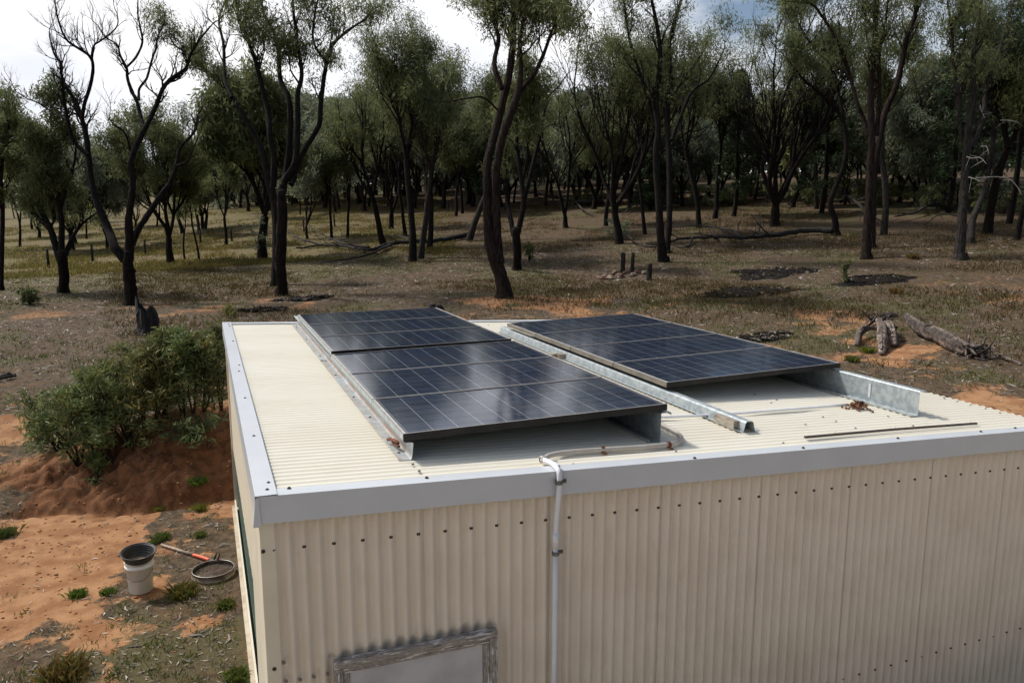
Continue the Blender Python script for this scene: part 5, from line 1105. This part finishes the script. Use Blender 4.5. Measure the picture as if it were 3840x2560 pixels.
# ---------------------------------------------------------------- saplings on the cut bank
def sapling(label, px, py, toppx, toppy, w, seed, n=46, per=20, size=.098, stems=3):
    w *= 1.2
    rng = np.random.default_rng(seed); g = gp(px, py); D = depth_of(g); T = at(toppx, toppy, D + .1); e = thing('leafy_sapling', g, label, 'sapling', 'saplings on the dirt bank')
    mb = MB(); c = []; h = T - g
    for s_ in range(stems):
        tip = h * rng.uniform(.75, 1.) + np.array([rng.normal() * w * .22, rng.normal() * w * .22, 0]) if s_ else h
        P = spline([[0, 0, -.05], tip * .35 + rng.normal(size=3) * .04, tip * .7 + rng.normal(size=3) * .05, tip], 5); mb.tube(P, np.linspace(.018, .003, len(P)), 5)
        for q in range(n // stems):
            u = .14 + .86 * rng.random() ** .8; b = P[int(u * (len(P) - 1))]; a = rng.uniform(0, 6.28); L = w * .5 * (1.15 - u * .8) * rng.uniform(.3, 1.1)
            p = b + np.array([math.cos(a) * L, math.sin(a) * L, L * rng.uniform(.1, .6)]); mb.tube(np.array([b, (b + p) / 2 + [0, 0, .02], p]), [.006, .004, .002], 3); c += [p, p * .55 + b * .45]
        c += [P[-1], P[-2], P[-3]]
    mb.obj('stem', M['bark_red'], e, smooth=True)
    tint = np.array([1, 1, 1]) * rng.uniform(.9, 1.25); tint[0] *= rng.uniform(.9, 1.4)
    leaves(rng, c, per, .075, size, aspect=.19, droop=-.1, var=.35, tint=tint, squash=1).obj('foliage', M['leaf_bush'], e)
SAP = [('small pale seedling at the left foot of the dirt bank', 372, 1800, 360, 1710, .22, 8, 3), ('bushy dark green sapling, leftmost of the big ones on the dirt bank', 300, 1750, 210, 1470, 1.0, 60, 4),
 ('dark leafy sapling in front, beside the leftmost big one', 420, 1735, 330, 1420, .9, 60, 4), ('broad leafy sapling above the steep left face of the dirt bank', 500, 1700, 430, 1370, .85, 56, 4),
 ('yellow-tipped tall sapling left of the middle of the dirt bank', 470, 1610, 470, 1300, .8, 56, 4), ('tall sapling with two dark bare stems at its foot, middle of the dirt bank', 580, 1625, 560, 1285, .7, 52, 2),
 ('tall grey-leaved sapling right of the middle of the dirt bank', 625, 1575, 600, 1240, .7, 52, 3), ('upright sapling with pale curved leaves, right part of the dirt bank', 690, 1560, 680, 1240, .65, 50, 3),
 ('slender sapling near the shed, second from the wall', 760, 1545, 745, 1245, .6, 46, 3), ('dark sapling close against the shed wall', 830, 1540, 815, 1225, .6, 50, 3),
 ('yellowish shoot behind the far left corner of the shed', 862, 1240, 862, 1150, .45, 22, 3), ('small yellow-green sapling back in the row, above the leftmost ones', 400, 1520, 395, 1350, .6, 36, 3),
 ('thin sapling in the gap behind the two bare stems', 540, 1530, 525, 1330, .6, 40, 3), ('leafy sapling at the back near the shed, under the stump', 650, 1470, 640, 1290, .6, 40, 3),
 ('sapling at the back beside the shed corner', 780, 1440, 775, 1235, .55, 40, 3), ('leafy filler sapling between the two leftmost big ones', 350, 1700, 300, 1440, .8, 46, 3), ('leafy sapling just left of the two bare stems', 545, 1660, 500, 1330, .75, 48, 3),
 ('dense sapling right behind the two bare stems', 610, 1560, 600, 1310, .75, 48, 3), ('dense sapling between the pale-leaved one and the wall', 725, 1550, 715, 1270, .7, 48, 3), ('back-row sapling right under the stump, nearest the bare ground', 560, 1450, 555, 1290, .7, 40, 3),
 ('low sapling at the front left foot of the row, hanging over the slope', 220, 1690, 180, 1560, .6, 34, 4)]
for q, (lb, px, py, tx, ty, w, n, st) in enumerate(SAP): sapling(lb, px, py, tx, ty, w, 700 + q, n=n, stems=st)
def low_bush():
    rng = np.random.default_rng(740); g = gp(730, 1665); e = thing('spreading_bush', g, 'low spreading bush with pale leaves on the face of the dirt bank by the shed', 'bush'); mb = MB(); c = []
    for q in range(30):
        a = rng.uniform(0, 6.28); L = rng.uniform(.15, .55); p = np.array([math.cos(a) * L * 1.1, math.sin(a) * L * .8, rng.uniform(.08, .42)]); mb.tube(spline([[0, 0, 0], p * [.5, .5, .8], p], 3), np.linspace(.007, .002, 7), 3); c += [p, p * [.7, .7, .9]]
    mb.obj('stem', M['bark_red'], e); leaves(rng, c, 12, .07, .12, aspect=.2, droop=-.1, tint=np.array([1.0, .95, 1.15]), squash=.8).obj('foliage', M['leaf_bush'], e)
low_bush()
# ---------------------------------------------------------------- grass tufts, ground cover, litter
def blades(rng, C, per, spread, size, w=.006, tint=(1, 1, 1), lean=.5):
    n = len(C) * per; c = np.repeat(np.asarray(C, float), per, 0); c[:, :2] += rng.normal(size=(n, 2)) * spread
    a = rng.uniform(0, 6.28, n); L = size * rng.uniform(.5, 1.25, n); o = lean * rng.random(n) * L
    dx = np.stack([np.cos(a), np.sin(a), 0 * a], 1); sx = np.stack([-np.sin(a), np.cos(a), 0 * a], 1) * w
    up = np.array([0, 0, 1.])
    V = np.stack([c - sx, c + sx, c + dx * (o * .35)[:, None] + up * (L * .6)[:, None] + sx * .7, c + dx * o[:, None] + up * (L * .9)[:, None]], 1)
    cl = rng.uniform(.65, 1.35, n)[:, None] * np.asarray(tint) * (1 + (rng.random((n, 1)) - .5) * np.array([.8, .2, 0]))
    mb = MB(); mb.add(V.reshape(-1, 3), np.arange(n * 4).reshape(-1, 4), np.repeat(cl, 4, 0)); return mb
TUFT = [('green grass tuft at the back edge of the sand, right one of a pair', 610, 2020, .13, (.8, 1.1, .6)), ('green grass tuft at the back edge of the sand, left one of a pair', 585, 2035, .10, (.75, 1.0, .6)), ('bright green grass tuft on the sand, left of the white bucket', 403, 2225, .10, (.8, 1.2, .5)),
 ('small bright green grass tuft in the sand, farther left of the bucket', 292, 2235, .13, (.8, 1.2, .5)), ('large olive grass clump in front of the sieve', 685, 2235, .2, (1.1, 1.0, .55)), ('tall reddish dry grass clump at the bottom left', 245, 2540, .26, (1.15, .85, .6)),
 ('rounded green grass tuft on the face of the dirt bank', 742, 1812, .17, (.75, 1.1, .55)), ('grass tuft on the pad near the shed wall, below the bank', 750, 2010, .1, (.8, 1.1, .6)), ('olive grass tuft between the sieve and the shed', 845, 2275, .13, (.9, 1., .6)),
 ('thin dry grass tuft on the pad at the foot of the bank', 595, 1915, .12, (1.3, 1.2, .7)), ('grass tuft beside the shed near the bottom of the view', 885, 2545, .16, (.8, 1., .55)), ('yellowish grass tuft beside the shed wall, below the bank', 752, 1912, .14, (1.3, 1.3, .5)),
 ('grass tuft low at the left edge of the pad', 20, 2010, .18, (.8, 1., .7)), ('spiky grass tuft in front of the right-hand logs', 3195, 1355, .22, (1., 1.05, .6)), ('bright tuft between the gnarled pieces of log', 3255, 1322, .22, (1.1, 1.25, .4)),
 ('brown dry tuft on the clearing below the rightmost ash patch', 3360, 1100, .3, (1.1, .75, .55)), ('brown dry tuft in front of the tall forked tree', 3425, 970, .35, (1.1, .8, .6))]
for q, (lb, px, py, s_, ti) in enumerate(TUFT):
    rng = np.random.default_rng(800 + q); g = gp(px, py); o = blades(rng, [[0, 0, -.01]], 420, s_ * .28, s_ * .62, .0016 if s_ < .21 else (.0022 if py > 2000 else .004), ti, .85).obj('grass_tuft', M['grass']); o.location = g
    tag(o, lb, 'grass tuft', 'grass tufts')
def scatter(rng, n, fn, rmin=4.2, rmax=46, p=1.15):
    a = rng.uniform(-.33, 1.02, n); r_ = rmin + (rmax - rmin) * rng.random(n) ** p; x = CX + r_ * np.sin(a); y = CY + r_ * np.cos(a)
    ok = ~((x > .2) & (x < 6.9) & (y < 6.7)); x, y, r_ = x[ok], y[ok], r_[ok]; k = rng.random(len(x)) < fn(x, y, r_); return x[k], y[k], r_[k]
def cover():
    rng = np.random.default_rng(900)
    x, y, r_ = scatter(rng, 52000, lambda x, y, r_: np.clip(.10 + .9 * green_amount(x, y) - .75 * sand_amount(x, y), .015, 1) * .55)
    C = np.stack([x, y, H(x, y) - .01], 1); z = r_ > 16
    near = blades(rng, C[~z], 14, .05, .055, .0035, (.75, .95, .6), .9); far = blades(rng, C[z], 9, .12, .09, .008, (.85, .85, .62), .8)
    near.add(far.V[0], far.F[0], far.C[0][:, :3]); o = near.obj('ground_grass', M['grass'])
    tag(o, 'short sparse grass growing through the leaf litter', 'grass', kind='stuff')
    # taller brown grass under the forest
    x, y, r_ = scatter(rng, 30000, lambda x, y, r_: sst(.42, .6, fbm(x, y, 6, 61)) * (.2 + .8 * sst(20, 30, r_)) * .8 * (np.arctan2(x - CX, y - CY) > -.1), 17, 75, 1.0)
    o = blades(rng, np.stack([x, y, H(x, y) - .02], 1), 12, .2, .15, .009, (.8, .58, .46), .8).obj('brown_grass', M['grass'])
    tag(o, 'dry brown knee-high grass on the forest floor', 'grass', kind='stuff')
    # taller straw grass over the open paddock
    n = 16000; a = rng.uniform(-.36, .3, n); r_ = 44 + 65 * rng.random(n) ** 1.2; x = CX + r_ * np.sin(a); y = CY + r_ * np.cos(a); k = rng.random(n) < sst(.38, .6, fbm(x, y, 4, 81)); x, y = x[k], y[k]
    o = blades(rng, np.stack([x, y, H(x, y) - .02], 1), 9, .3, .2, .016, (1.35, 1.12, .72), .8).obj('paddock_grass', M['grass'])
    tag(o, 'straw-coloured grass of the open paddock on the left', 'grass', kind='stuff')
    # bark strips, sticks and dead leaves
    x, y, r_ = scatter(rng, 150000, lambda x, y, r_: np.clip(.75 * (.25 + fbm(x, y, 1.1, 71)) - .75 * sand_amount(x, y), .07, 1), 4.2, 44, 1.1); n = len(x)
    a = rng.uniform(0, 6.28, n); L = rng.uniform(.013, .045, n) * (1 + r_ / 8) * np.where(rng.random(n) < .05, 2.2, 1); w = L * rng.uniform(.08, .22, n)
    d = np.stack([np.cos(a), np.sin(a), rng.normal(size=n) * .18], 1); s_ = np.stack([-np.sin(a), np.cos(a), rng.normal(size=n) * .25], 1)
    c = np.stack([x, y, H(x, y) + .012], 1); b_ = rng.normal(size=n)[:, None] * s_ * L[:, None] * .16
    V = np.stack([c - d * L[:, None] / 2, c + s_ * w[:, None] / 2 + b_, c + d * L[:, None] / 2, c - s_ * w[:, None] / 2 + b_], 1).reshape(-1, 3)
    pale = rng.random(n) < .38; v = np.where(pale, rng.uniform(.25, .52, n), rng.uniform(.05, .2, n)); col = v[:, None] * np.array([1, .87, .74])
    mb = MB(); mb.add(V, np.arange(n * 4).reshape(-1, 4), np.repeat(col, 4, 0)); o = mb.obj('leaf_litter', M['litter'])
    tag(o, 'bark strips, sticks and dead leaves strewn over the ground', 'leaf litter', kind='stuff')
    # clods and pebbles on the bare sand and the cut
    x, y, r_ = scatter(rng, 9000, lambda x, y, r_: sand_amount(x, y) * .8, 4.2, 14, 1.0); mb = MB()
    for q in range(len(x)):
        s1 = rng.uniform(.005, .016) * (1.5 if rng.random() < .08 else 1); blob(mb, rng, s1, (1.2, 1, .7), np.array([1.1, .5, .2]) * rng.uniform(.22, .5), 5, 4)
        mb.V[-1] = mb.V[-1] + np.array([x[q], y[q], float(H(x[q], y[q])) + s1 * .3], np.float32)
    tag(mb.obj('clods', M['litter']), 'small clods and pebbles on the bare orange dirt', 'pebbles', kind='stuff')
cover()
